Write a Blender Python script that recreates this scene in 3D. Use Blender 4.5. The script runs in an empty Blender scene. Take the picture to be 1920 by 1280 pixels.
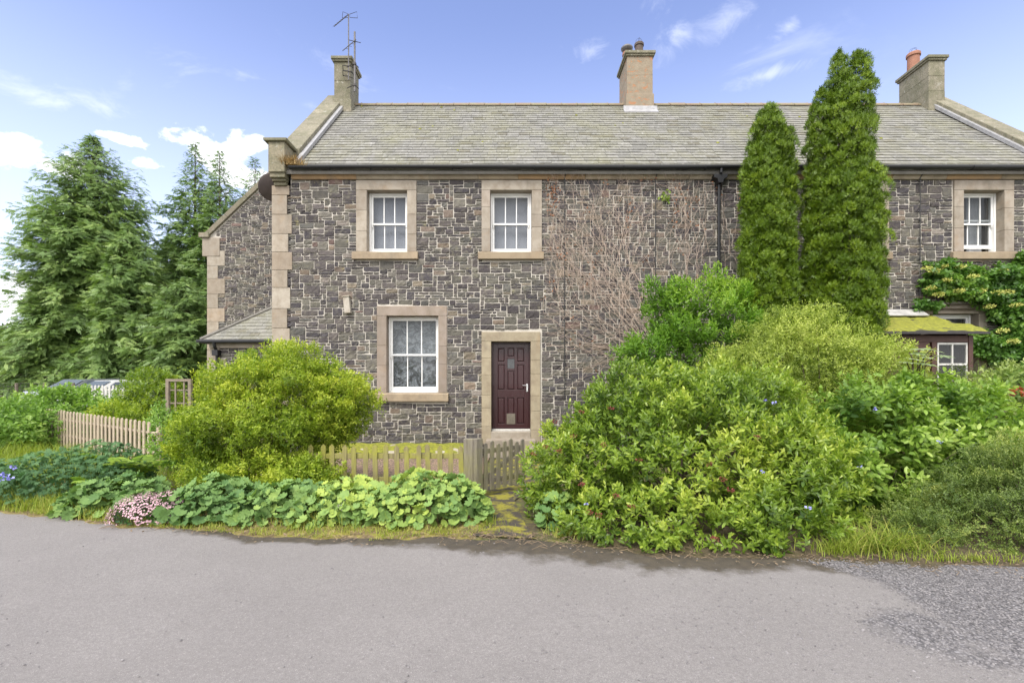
import bpy, math, random
import numpy as np
from mathutils import Vector, Matrix

# ------------------------------------------------------------------ camera, sky, sun, exposure
S = bpy.context.scene
COL = S.collection
F, HX, HY, EYE = 900.0, 960.0, 720.0, 1.65     # measured focal length (px of a 1920 wide frame), vanishing point, eye height
cam_data = bpy.data.cameras.new('camera')
cam_data.sensor_width = 36.0
cam_data.lens = F / 1920 * 36.0
cam_data.shift_y = (HY - 640) / 1920
cam_data.clip_start = 0.05
cam_data.clip_end = 5000
cam = bpy.data.objects.new('camera', cam_data)
COL.objects.link(cam)
cam.location = (0, 0, EYE)
cam.rotation_euler = (math.radians(90), 0, 0)
S.camera = cam

SUN_EL, SUN_AZ = math.radians(52), math.radians(205)      # azimuth clockwise from +Y: behind the camera, to the left
W = bpy.data.worlds.new('World')
S.world = W
W.use_nodes = True
wn, wl = W.node_tree.nodes, W.node_tree.links
wn.clear()
w_out = wn.new('ShaderNodeOutputWorld')
w_bg = wn.new('ShaderNodeBackground')
w_bg.inputs['Strength'].default_value = 0.10
sky = wn.new('ShaderNodeTexSky')
sky.sky_type = 'NISHITA'
sky.sun_disc = False
sky.sun_elevation = SUN_EL
sky.sun_rotation = SUN_AZ
sky.air_density = 1.0
sky.dust_density = 0.6
sky.ozone_density = 2.0
geo = wn.new('ShaderNodeTexCoord')

def wmath(op, a, b=None, c=None):
    n = wn.new('ShaderNodeMath'); n.operation = op
    for i, x in enumerate((a, b, c)):
        if x is None: continue
        if isinstance(x, (int, float)): n.inputs[i].default_value = x
        else: wl.new(x, n.inputs[i])
    return n.outputs[0]

sep = wn.new('ShaderNodeSeparateXYZ'); wl.new(geo.outputs['Generated'], sep.inputs[0])
dx, dy, dz = sep.outputs
def wmaprange(v, a, b, c=0.0, d=1.0):
    n = wn.new('ShaderNodeMapRange'); n.interpolation_type = 'SMOOTHSTEP'
    wl.new(v, n.inputs[0])
    for i, x in enumerate((a, b, c, d)): n.inputs[i + 1].default_value = x
    return n.outputs[0]
def wnoise(scale, detail, rough, sc=(1, 1, 1), loc=(0, 0, 0), dist=0.0):
    m = wn.new('ShaderNodeMapping'); m.inputs['Scale'].default_value = sc; m.inputs['Location'].default_value = loc
    wl.new(geo.outputs['Generated'], m.inputs[0])
    n = wn.new('ShaderNodeTexNoise'); n.inputs['Scale'].default_value = scale
    n.inputs['Detail'].default_value = detail; n.inputs['Roughness'].default_value = rough
    n.inputs['Distortion'].default_value = dist
    wl.new(m.outputs[0], n.inputs['Vector'])
    return n.outputs['Fac']
# thin cirrus, high up, streaked along x
cir = wmath('MULTIPLY', wmaprange(wnoise(5.0, 7, 0.62, (0.8, 1, 2.2), (1.7, 0.4, 0.2), 0.5), 0.56, 0.80),
            wmaprange(wnoise(1.6, 2, 0.5, (1, 1, 1), (4.1, 2, 0)), 0.42, 0.62))
# a few cumulus heads low on the left; each one is a soft lump of sky around a compass direction
def lump(px, py, wx, wz):
    d = Vector(((px - HX) / F, 1.0, (HY - py) / F)).normalized()
    a = wmath('MULTIPLY', wmath('SUBTRACT', dx, d.x), 1.0 / wx)
    b = wmath('MULTIPLY', wmath('SUBTRACT', dz, d.z), 1.0 / wz)
    front = wmath('GREATER_THAN', dy, 0.0)
    r = wmath('SQRT', wmath('ADD', wmath('MULTIPLY', a, a), wmath('MULTIPLY', b, b)))
    return wmath('MULTIPLY', wmath('SUBTRACT', 1.0, r), front)
lumps = None
for args in ((455, 325, 0.085, 0.065), (430, 300, 0.05, 0.035), (50, 285, 0.075, 0.035), (25, 262, 0.05, 0.02), (110, 315, 0.05, 0.022), (275, 308, 0.05, 0.014), (215, 258, 0.035, 0.012),
             (10, 560, 0.10, 0.05)):
    v = lump(*args)
    lumps = v if lumps is None else wmath('MAXIMUM', lumps, v)
puff = wnoise(14.0, 7, 0.58, (1, 1, 1.5), (0.3, 0.8, 0.1), 0.2)
cum = wmaprange(wmath('ADD', wmath('MAXIMUM', lumps, -0.6), wmath('MULTIPLY', wmath('SUBTRACT', puff, 0.5), 3.0)), 0.28, 0.62)
wisps = None
for args in ((1265, 75, 0.05, 0.07), (1370, 30, 0.09, 0.045), (1100, 95, 0.08, 0.028), (1240, 15, 0.04, 0.03), (1480, 50, 0.03, 0.02), (1440, 140, 0.16, 0.018), (60, 175, .1, .03), (200, 200, .08, .03)):
    v = lump(*args)
    wisps = v if wisps is None else wmath('MAXIMUM', wisps, v)
streak = wnoise(11.0, 8, 0.66, (1.0, 1, 1.7), (2.3, 0.1, 0.6), 0.9)
wis = wmaprange(wmath('ADD', wmath('MAXIMUM', wisps, -0.6), wmath('MULTIPLY', wmath('SUBTRACT', streak, 0.5), 2.6)), 0.42, 1.5)
tint = wn.new('ShaderNodeMix'); tint.data_type = 'RGBA'; tint.blend_type = 'MULTIPLY'
tint.inputs['Factor'].default_value = 1.0
wl.new(sky.outputs[0], tint.inputs['A']); tint.inputs['B'].default_value = (1.24, 1.04, 1.14, 1)
haz = wn.new('ShaderNodeMix'); haz.data_type = 'RGBA'       # pale air towards the horizon
wl.new(wmaprange(dz, 0.02, 0.64, 0.68, 0.0), haz.inputs['Factor'])
wl.new(tint.outputs['Result'], haz.inputs['A']); haz.inputs['B'].default_value = (4.8, 5.25, 6.2, 1)
cl = wn.new('ShaderNodeMix'); cl.data_type = 'RGBA'
wl.new(wmath('MINIMUM', wmath('ADD', wmath('MULTIPLY', wmath('MAXIMUM', cir, wis), 0.30), cum), 0.96), cl.inputs['Factor'])
wl.new(haz.outputs['Result'], cl.inputs['A']); cl.inputs['B'].default_value = (6.3, 6.4, 6.6, 1)
fill_deck = wn.new('ShaderNodeMix'); fill_deck.data_type = 'RGBA'     # unseen bright cloud overhead and behind the viewer, added for soft fill
wl.new(wmath('MULTIPLY', wmaprange(dy, 0.02, 0.50, 1.0, 0.0), wmaprange(wnoise(2.2, 5, 0.55, (1, 1, 1), (9, 3, 1)), 0.30, 0.62, 0.35, 1.0)), fill_deck.inputs['Factor'])
wl.new(cl.outputs['Result'], fill_deck.inputs['A']); fill_deck.inputs['B'].default_value = (9.6, 9.4, 9.2, 1)
wl.new(fill_deck.outputs['Result'], w_bg.inputs['Color'])
wl.new(w_bg.outputs[0], w_out.inputs['Surface'])

sun_d = bpy.data.lights.new('sun', 'SUN')
sun_d.energy = 1.5
sun_d.angle = math.radians(24)
sun_d.color = (1.0, 0.95, 0.87)
sun = bpy.data.objects.new('sun', sun_d); COL.objects.link(sun)
sd = Vector((math.sin(SUN_AZ) * math.cos(SUN_EL), math.cos(SUN_AZ) * math.cos(SUN_EL), math.sin(SUN_EL)))
sun.rotation_euler = sd.to_track_quat('Z', 'Y').to_euler()
sun.location = (0, -20, 30)
S.view_settings.view_transform = 'Standard'
S.view_settings.look = 'None'
S.view_settings.exposure = 1.45
S.view_settings.gamma = 1.0
S.cycles.max_bounces = 6
S.cycles.diffuse_bounces = 4
S.cycles.transparent_max_bounces = 8
S.cycles.use_denoising = True

rng = np.random.default_rng(7)
random.seed(7)
PI = math.pi

# ------------------------------------------------------------------ helpers
def P(px, py, Y):
    """point at depth Y seen at pixel (px, py) of the 1920 x 1280 photograph"""
    return np.array(((px - HX) * Y / F, Y, EYE + (HY - py) * Y / F))
def FX(px, Y=11.0): return (px - HX) * Y / F
def FZ(py, Y=11.0): return EYE + (HY - py) * Y / F
def gd(py): return F * EYE / (py - HY)                 # depth of a ground point

def net(o):
    v = Vector((0, 0, 0))
    while o is not None:
        v = v + Vector(o.location); o = o.parent
    return v
def tag(o, label=None, cat=None, group=None, kind=None):
    if label: o['label'] = label
    if cat: o['category'] = cat
    if group: o['group'] = group
    if kind: o['kind'] = kind
    return o
def link(name, me, mat=None, parent=None, loc=None):
    o = bpy.data.objects.new(name, me)
    COL.objects.link(o)
    if mat is not None and len(me.materials) == 0: me.materials.append(mat)
    if parent is not None: o.parent = parent
    base = Vector(loc) if loc is not None else Vector((0, 0, 0))
    o.location = base - (net(parent) if parent is not None else Vector((0, 0, 0)))
    return o
def thing(name, loc, label, cat, group=None):
    o = bpy.data.objects.new(name, None); COL.objects.link(o)
    o.location = loc; o.empty_display_size = 0.2
    return tag(o, label, cat, group)

class MB:
    def __init__(s): s.v, s.f, s.c = [], [], []
    def add(s, vs, fs, col=None):
        b = len(s.v); s.v += [tuple(x) for x in vs]
        for f in fs:
            s.f.append(tuple(i + b for i in f)); s.c.append(col or (0.5, 0.5, 0.5))
        return s
    def box(s, x0, x1, y0, y1, z0, z1, col=None, M=None):
        vs = [(x, y, z) for z in (z0, z1) for y in (y0, y1) for x in (x0, x1)]
        if M is not None: vs = [tuple(M @ Vector(p)) for p in vs]
        return s.add(vs, [(0, 2, 3, 1), (4, 5, 7, 6), (0, 1, 5, 4), (2, 6, 7, 3), (0, 4, 6, 2), (1, 3, 7, 5)], col)
    def prism(s, poly, axis, a0, a1, col=None):
        """extrude a 2-D polygon along axis: 'y' takes (x,z), 'x' takes (y,z), 'z' takes (x,y)"""
        n = len(poly)
        def mk(p, a): return {'y': (p[0], a, p[1]), 'x': (a, p[0], p[1]), 'z': (p[0], p[1], a)}[axis]
        vs = [mk(p, a0) for p in poly] + [mk(p, a1) for p in poly]
        fs = [tuple(range(n))[::-1], tuple(range(n, 2 * n))] + [(i, (i + 1) % n, n + (i + 1) % n, n + i) for i in range(n)]
        return s.add(vs, fs, col)
    def tube(s, pts, r, n=6, col=None, cap=True):
        pts = [Vector(p) for p in pts]
        rs = r if isinstance(r, (list, tuple)) else [r] * len(pts)
        b = len(s.v); k = len(pts)
        ref = Vector((0.13, 0.31, 0.94))
        for i, p in enumerate(pts):
            d = (pts[min(i + 1, k - 1)] - pts[max(i - 1, 0)])
            d = d.normalized() if d.length > 1e-9 else Vector((0, 0, 1))
            if abs(d.dot(ref)) > 0.95: ref = Vector((0.9, 0.1, 0.2))
            e1 = d.cross(ref).normalized(); e2 = d.cross(e1)
            for j in range(n):
                a = 2 * PI * j / n
                s.v.append(tuple(p + (e1 * math.cos(a) + e2 * math.sin(a)) * rs[i]))
        for i in range(k - 1):
            for j in range(n):
                j2 = (j + 1) % n
                s.f.append((b + i * n + j, b + i * n + j2, b + (i + 1) * n + j2, b + (i + 1) * n + j)); s.c.append(col or (0.5,) * 3)
        if cap and n > 2:
            s.f.append(tuple(b + j for j in range(n))[::-1]); s.c.append(col or (0.5,) * 3)
            s.f.append(tuple(b + (k - 1) * n + j for j in range(n))); s.c.append(col or (0.5,) * 3)
        return s
    def lathe(s, prof, c, n=16, col=None, M=None):
        b = len(s.v)
        for r, z in prof:
            for j in range(n):
                a = 2 * PI * j / n
                p = Vector((r * math.cos(a), r * math.sin(a), z))
                if M is not None: p = M @ p
                s.v.append((c[0] + p.x, c[1] + p.y, c[2] + p.z))
        for i in range(len(prof) - 1):
            for j in range(n):
                j2 = (j + 1) % n
                s.f.append((b + i * n + j, b + i * n + j2, b + (i + 1) * n + j2, b + (i + 1) * n + j)); s.c.append(col or (0.5,) * 3)
        return s
    def mesh(s, name, mat=None, smooth=False):
        me = bpy.data.meshes.new(name)
        me.from_pydata(s.v, [], s.f)
        a = me.attributes.new('col', 'FLOAT_COLOR', 'FACE')
        arr = np.ones((len(s.f), 4), np.float32)
        if len(s.c): arr[:, :3] = np.array(s.c, np.float32)
        a.data.foreach_set('color', arr.ravel())
        if smooth: me.polygons.foreach_set('use_smooth', np.ones(len(s.f), bool))
        if mat is not None: me.materials.append(mat)
        return me
    def build(s, name, mat, parent=None, bevel=0, smooth=False, seg=2):
        o = link(name, s.mesh(name, mat, smooth), None, parent)
        if bevel:
            m = o.modifiers.new('bevel', 'BEVEL'); m.width = bevel; m.segments = seg; m.limit_method = 'ANGLE'
        return o

def mesh_np(name, pieces, mat, smooth=False):
    """pieces: list of (V (n,3), F (m,k), tint (n,))"""
    V = np.concatenate([p[0] for p in pieces]); T = np.concatenate([p[2] for p in pieces])
    loops, starts = [], []
    off, ls = 0, 0
    for v, f, t in pieces:
        loops.append((f + off).ravel()); m, k = f.shape
        starts.append(ls + np.arange(m) * k); ls += m * k; off += len(v)
    loops = np.concatenate(loops).astype(np.int32); starts = np.concatenate(starts).astype(np.int32)
    me = bpy.data.meshes.new(name)
    me.vertices.add(len(V)); me.vertices.foreach_set('co', V.astype(np.float32).ravel())
    me.loops.add(len(loops)); me.loops.foreach_set('vertex_index', loops)
    me.polygons.add(len(starts)); me.polygons.foreach_set('loop_start', starts)
    me.update(calc_edges=True)
    a = me.attributes.new('tint', 'FLOAT', 'POINT'); a.data.foreach_set('value', T.astype(np.float32))
    if smooth: me.polygons.foreach_set('use_smooth', np.ones(len(starts), bool))
    me.materials.append(mat)
    return me
def build_np(name, pieces, mat, parent=None, smooth=False):
    return link(name, mesh_np(name, pieces, mat, smooth), None, parent)

def nrm(a): return a / np.maximum(np.linalg.norm(a, axis=-1, keepdims=True), 1e-9)
def wob(p, sc, seed=0.0):
    """cheap smooth noise in about -1..1"""
    q = np.asarray(p) * sc
    x, y, z = q[..., 0] + seed, q[..., 1] + seed * 1.7, q[..., 2] - seed
    return (np.sin(x * 1.7 + 1.3 * np.sin(y * 1.1 + z)) + np.sin(y * 1.9 + 1.1 * np.sin(z * 1.3 + x * 0.7)) + np.sin(z * 2.1 + 1.2 * np.sin(x * 0.9 - y))) / 3

# leaf outlines: (along, across, lift) and faces
T_OVAL = (np.array([(0, 0, 0), (.28, .40, .12), (.68, .40, .10), (1, 0, -.12), (.68, -.40, .10), (.28, -.40, .12)]), np.array([(0, 1, 2, 3), (0, 3, 4, 5)]))
T_DIAM = (np.array([(0, 0, 0), (.45, .5, .14), (1, 0, -.08), (.45, -.5, .14)]), np.array([(0, 1, 2), (0, 2, 3)]))
def t_spray(k, half=0.5):
    v, f = [], []
    for i in range(k):
        u = 0.12 + 0.7 * i / max(k - 1, 1)
        for sgn in ((1, -1) if i < k - 1 else (0,)):
            L = 0.42 * (1 - 0.45 * i / k)
            ang = math.radians(48) * sgn
            a = np.array((u, 0, 0)); d = np.array((math.cos(ang), math.sin(ang) * 1.25, -0.12)); s_ = np.array((-math.sin(ang) or 0, math.cos(ang), 0))
            b = len(v)
            wv = 0.10
            v += [a, a + d * L * .5 + s_ * wv, a + d * L, a + d * L * .5 - s_ * wv]
            f.append((b, b + 1, b + 2, b + 3))
    b = len(v)
    v += [np.array((0, -.03, 0)), np.array((0, .03, 0)), np.array((.9, .02, -.05)), np.array((.9, -.02, -.05))]
    f.append((b, b + 1, b + 2, b + 3))
    return np.array(v), np.array(f)
T_SPRAY = t_spray(4)
T_FROND = t_spray(3)
def t_round(n=27, lobes=9):
    v = [(0.5, 0, -0.05)]; f = []
    for i in range(n):
        a = 2 * PI * (i + .5) / n
        r = 0.5 * (1 + 0.12 * math.cos(lobes * a)) * (1 - 0.55 * math.exp(-((a - PI) / 0.28) ** 2))
        v.append((0.5 + r * math.cos(a), r * math.sin(a), 0.10 * math.cos(lobes * a) * .45 + 0.10 * (r / .5) ** 2))
    for i in range(n): f.append((0, 1 + i, 1 + (i + 1) % n))
    return np.array(v), np.array(f)
T_ROUND = t_round()
def t_palm(k=7):
    v, f = [], []
    for i in range(k):
        a = math.radians(-115 + 230 * i / (k - 1)); L = 0.6 * (0.7 + 0.3 * math.cos(a * .6))
        d = np.array((math.cos(a), math.sin(a), -.1)); s_ = np.array((-math.sin(a), math.cos(a), 0)); o = np.array((.3, 0, 0)); b = len(v)
        v += [o, o + d * L * .35 + s_ * .07, o + d * L * .7 + s_ * .08 + np.array((0, 0, .02)), o + d * L, o + d * L * .7 - s_ * .08 + np.array((0, 0, .02)), o + d * L * .35 - s_ * .07]
        f += [(b, b + 1, b + 2, b + 3), (b, b + 3, b + 4, b + 5)]
    return np.array(v), np.array(f)
T_PALM = t_palm()

def leaves(pos, d, n, L, Wd, tmpl, tint):
    d = nrm(d); n = nrm(n - d * np.sum(n * d, -1, keepdims=True)); s = np.cross(n, d)
    tv, tf = tmpl; m, k = len(pos), len(tv)
    L = np.broadcast_to(np.asarray(L, float), (m,))[:, None, None]; Wd = np.broadcast_to(np.asarray(Wd, float), (m,))[:, None, None]
    V = pos[:, None, :] + d[:, None, :] * tv[None, :, 0, None] * L + s[:, None, :] * tv[None, :, 1, None] * Wd + n[:, None, :] * tv[None, :, 2, None] * Wd
    Fc = tf[None] + (np.arange(m) * k)[:, None, None]
    return V.reshape(-1, 3), Fc.reshape(-1, tf.shape[1]), np.repeat(np.broadcast_to(tint, (m,)), k)

def sample_lobes(lobes, n, zmin=0.02, inner=0.0, cull=0.88):
    lb = np.array(lobes, float); c, r = lb[:, :3], lb[:, 3:6]
    w = r[:, 0] * r[:, 1] + r[:, 1] * r[:, 2] + r[:, 0] * r[:, 2]; w = w / w.sum()
    out_p, out_n, got = [], [], 0
    for _ in range(60):
        m = n * 2
        i = rng.choice(len(lb), m, p=w)
        u = nrm(rng.normal(size=(m, 3)))
        sh = 1 - inner * rng.random(m) ** 1.6
        p = c[i] + r[i] * u * sh[:, None]
        q = ((p[:, None, :] - c[None]) / r[None]) ** 2
        q = q.sum(-1); q[np.arange(m), i] = 9
        ok = (q.min(1) > cull * sh ** 2) & (p[:, 2] > zmin)
        p, u, i = p[ok], u[ok], i[ok]
        out_p.append(p); out_n.append(nrm(u / r[i])); got += len(p)
        if got >= n: break
    return np.concatenate(out_p)[:n], np.concatenate(out_n)[:n]

def shoots(tips, dirs, n, slen, L, Wd, tmpl=T_OVAL, spread=(78, 28), grav=0.0, t0=None, tgain=0.25, trnd=0.18, whorl=2.399, sizevar=0.35):
    m = len(tips); d = nrm(dirs)
    ref = nrm(rng.normal(size=(m, 3))); e1 = nrm(np.cross(d, ref)); e2 = np.cross(d, e1)
    slen = np.broadcast_to(np.asarray(slen, float), (m,)) * (0.7 + 0.6 * rng.random(m))
    if t0 is None: t0 = rng.random(m) * 0.5
    out = []
    ph = rng.random(m) * 6.28
    for i in range(n):
        t = i / max(n - 1, 1)
        pos = tips - d * (slen * (1 - t))[:, None]
        az = ph + i * whorl + rng.normal(size=m) * 0.3
        rad = e1 * np.cos(az)[:, None] + e2 * np.sin(az)[:, None]
        th = np.radians(spread[0] + (spread[1] - spread[0]) * t + rng.normal(size=m) * 12)
        ld = d * np.cos(th)[:, None] + rad * np.sin(th)[:, None]
        ld[:, 2] -= grav * (0.5 + rng.random(m))
        ln = d - rad * 0.3 + rng.normal(size=(m, 3)) * 0.25
        sz = (1 - sizevar * .5 + sizevar * rng.random(m)) * (1.0 - 0.25 * abs(t - 0.5) * 2 * (t > .5))
        out.append(leaves(pos, ld, ln, L * sz, Wd * sz, tmpl, np.clip(t0 + tgain * t + trnd * (rng.random(m) - .5), 0, 1)))
    return out

clump_frac = .72
def shrub_foliage(lobes, n, slen, per, L, Wd, tmpl=T_OVAL, up=0.5, rnd=0.45, bump=0.12, bsc=2.5, gaps=-2.0, inner=0.35, seed=0.0, zmin=0.03, tvar=0.25, clump=None, **kw):
    if clump:      # boughs: shoots fan out from a limited number of bough ends, with hollows between them
        nc, cr, flat = clump; frac = clump_frac
        pc, ncn = sample_lobes(lobes, nc * 4, zmin, .22)
        keep = []
        for i in range(len(pc)):
            if len(keep) >= nc: break
            if not keep or (np.linalg.norm(pc[keep] - pc[i], axis=1) > cr * .95).all(): keep.append(i)
        pc, ncn = pc[keep], ncn[keep]; k = int(n * frac); I = rng.integers(0, len(pc), k); rr = cr * (.65 + .7 * rng.random(len(pc)))
        ax = nrm(ncn + np.array((0, 0, up * .8)))
        u = nrm(rng.normal(size=(k, 3)) * np.array((1, 1, flat)) + ax[I] * .75)
        p1 = pc[I] + (u * np.array((1, 1, flat)) - ax[I] * .45) * (rr[I] * (.72 + .33 * rng.random(k)))[:, None]; n1 = nrm(u + ncn[I] * .5)
        ok = p1[:, 2] > zmin; p1, n1 = p1[ok], n1[ok]
        p2, n2 = sample_lobes([(l[0], l[1], l[2]) + tuple(max(v * .6, v - .12) for v in l[3:6]) for l in lobes], n - k, zmin, max(inner, .4))
        p, nn = np.concatenate([p1, p2]), np.concatenate([n1, n2]); bump = bump * .5
    else: p, nn = sample_lobes(lobes, n, zmin, inner)
    w = wob(p, bsc, seed) + 0.5 * wob(p, bsc * 2.7, seed + 5)
    p = p + nn * (bump * w)[:, None]
    keep = (wob(p, bsc * 1.6, seed + 11) > gaps) & (p[:, 2] > zmin); p, nn, w = p[keep], nn[keep], w[keep]
    d = nn + np.array((0, 0, up)) + rng.normal(size=p.shape) * rnd
    t0 = np.clip(0.28 + tvar * wob(p, bsc * 0.8, seed + 3) + 0.22 * (rng.random(len(p)) - .5), 0, 0.8)
    return shoots(p, d, per, slen, L, Wd, tmpl, t0=t0, **kw)

def stems_mb(base, tips, r0=0.03, r1=0.003, k=6):
    m = MB()
    for t in tips:
        b = Vector(base) + Vector((random.uniform(-.12, .12), random.uniform(-.1, .1), 0)); t = Vector(t)
        mid = (b + t) * .5 + Vector((random.uniform(-.1, .1), random.uniform(-.1, .1), (t.z - b.z) * .12))
        pts = [(b * (1 - u) ** 2 + mid * 2 * u * (1 - u) + t * u * u) for u in np.linspace(0, 1, k)]
        m.tube(pts, [r0 + (r1 - r0) * u for u in np.linspace(0, 1, k)], 5)
    return m
def shrub(name, label, cat, lobes, mat, nstem=10, group=None, base=None, stem_r=0.025, **kw):
    lb = np.array(lobes)
    if base is None:
        i = int(np.argmax(lb[:, 3] * lb[:, 5])); base = (lb[i, 0], lb[i, 1], 0.0)
    t = thing(name, base, label, cat, group)
    build_np('foliage', shrub_foliage(lobes, **kw), mat, t)
    tp, _ = sample_lobes([(l[0], l[1], l[2], l[3] * .7, l[4] * .7, l[5] * .7) for l in lobes], nstem, 0.25)
    stems_mb(base, tp, stem_r).build('stems', M['bark'], t, smooth=True)
    return t

# ------------------------------------------------------------------ materials
M = {}
def new_mat(name):
    m = bpy.data.materials.new(name); m.use_nodes = True
    nt = m.node_tree; nt.nodes.clear()
    out = nt.nodes.new('ShaderNodeOutputMaterial'); b = nt.nodes.new('ShaderNodeBsdfPrincipled')
    nt.links.new(b.outputs[0], out.inputs[0])
    return m, nt, b, out
class NT:
    def __init__(s, nt): s.nt = nt; s.tc = None
    def n(s, t): return s.nt.nodes.new(t)
    def l(s, a, b): s.nt.links.new(a, b)
    def co(s):
        if s.tc is None: s.tc = s.n('ShaderNodeNewGeometry').outputs['Position']
        return s.tc
    def noise(s, scale, detail=4, rough=0.55, sc=None, dist=0.0, out='Fac'):
        n = s.n('ShaderNodeTexNoise'); n.inputs['Scale'].default_value = scale; n.inputs['Detail'].default_value = detail
        n.inputs['Roughness'].default_value = rough; n.inputs['Distortion'].default_value = dist
        v = s.co()
        if sc is not None:
            m = s.n('ShaderNodeMapping'); m.inputs['Scale'].default_value = sc; s.l(v, m.inputs[0]); v = m.outputs[0]
        s.l(v, n.inputs['Vector']); return n.outputs[out]
    def vor(s, scale, out='Distance', sc=None, feature='F1'):
        n = s.n('ShaderNodeTexVoronoi'); n.inputs['Scale'].default_value = scale; n.feature = feature
        v = s.co()
        if sc is not None:
            m = s.n('ShaderNodeMapping'); m.inputs['Scale'].default_value = sc; s.l(v, m.inputs[0]); v = m.outputs[0]
        s.l(v, n.inputs['Vector']); return n.outputs[out]
    def rng(s, v, a, b, c=0.0, d=1.0):
        n = s.n('ShaderNodeMapRange'); s.l(v, n.inputs[0])
        for i, x in enumerate((a, b, c, d)): n.inputs[i + 1].default_value = x
        return n.outputs[0]
    def mix(s, fac, a, b, mode='MIX'):
        n = s.n('ShaderNodeMix'); n.data_type = 'RGBA'; n.blend_type = mode
        for k, x in (('Factor', fac), ('A', a), ('B', b)):
            if isinstance(x, (int, float)): n.inputs[k].default_value = x
            elif isinstance(x, tuple): n.inputs[k].default_value = (x[0], x[1], x[2], 1)
            else: s.l(x, n.inputs[k])
        return n.outputs['Result']
    def math(s, op, a, b=0.0):
        n = s.n('ShaderNodeMath'); n.operation = op
        for i, x in enumerate((a, b)):
            if isinstance(x, (int, float)): n.inputs[i].default_value = x
            else: s.l(x, n.inputs[i])
        return n.outputs[0]
    def attr(s, name, out='Color'):
        n = s.n('ShaderNodeAttribute'); n.attribute_name = name; return n.outputs[out]
    def bump(s, h, strength, dist, bsdf):
        n = s.n('ShaderNodeBump'); n.inputs['Strength'].default_value = strength; n.inputs['Distance'].default_value = dist
        s.l(h, n.inputs['Height']); s.l(n.outputs[0], bsdf.inputs['Normal'])
    def grey(s, v):
        n = s.n('ShaderNodeCombineColor')
        for i in range(3): s.l(v, n.inputs[i])
        return n.outputs[0]

def mat_leaf(name, c0, c1, c2=None, rough=0.45, trans=0.36, spec=0.35):
    m, nt, b, out = new_mat(name); g = NT(nt)
    r = g.n('ShaderNodeValToRGB'); cr = r.color_ramp
    cr.elements[0].color = (*c0, 1); cr.elements[1].color = (*(c2 or c1), 1); cr.elements[0].position = 0.05; cr.elements[1].position = 0.95
    if c2: e = cr.elements.new(0.5); e.color = (*c1, 1)
    g.l(g.attr('tint', 'Fac'), r.inputs[0])
    c = g.mix(g.rng(g.noise(40, 2), 0.3, 0.7, 0.0, 0.35), r.outputs[0], tuple(x * 0.6 for x in c0))
    g.l(c, b.inputs['Base Color']); b.inputs['Roughness'].default_value = rough; b.inputs['Specular IOR Level'].default_value = spec
    t = g.n('ShaderNodeBsdfTranslucent'); g.l(g.mix(1.0, c, (1.25, 1.35, 0.7), 'MULTIPLY'), t.inputs[0])
    mx = g.n('ShaderNodeMixShader'); mx.inputs[0].default_value = trans
    g.l(b.outputs[0], mx.inputs[1]); g.l(t.outputs[0], mx.inputs[2]); g.l(mx.outputs[0], out.inputs[0])
    M[name] = m; return m
def mat_plain(name, c, rough=0.5, var=0.25, nscale=8.0, bump=0.0, bscale=60.0, metal=0.0, spec=0.5, sc=None, col2=None, coat=0.0):
    m, nt, b, out = new_mat(name); g = NT(nt)
    c2 = col2 or tuple(x * (1 - var) for x in c)
    g.l(g.mix(g.rng(g.noise(nscale, 5, 0.6, sc), 0.3, 0.7), c, c2), b.inputs['Base Color'])
    b.inputs['Roughness'].default_value = rough; b.inputs['Metallic'].default_value = metal; b.inputs['Specular IOR Level'].default_value = spec
    b.inputs['Coat Weight'].default_value = coat
    if bump: g.bump(g.noise(bscale, 4, 0.6, sc), bump, 0.01, b)
    M[name] = m; return m

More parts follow.
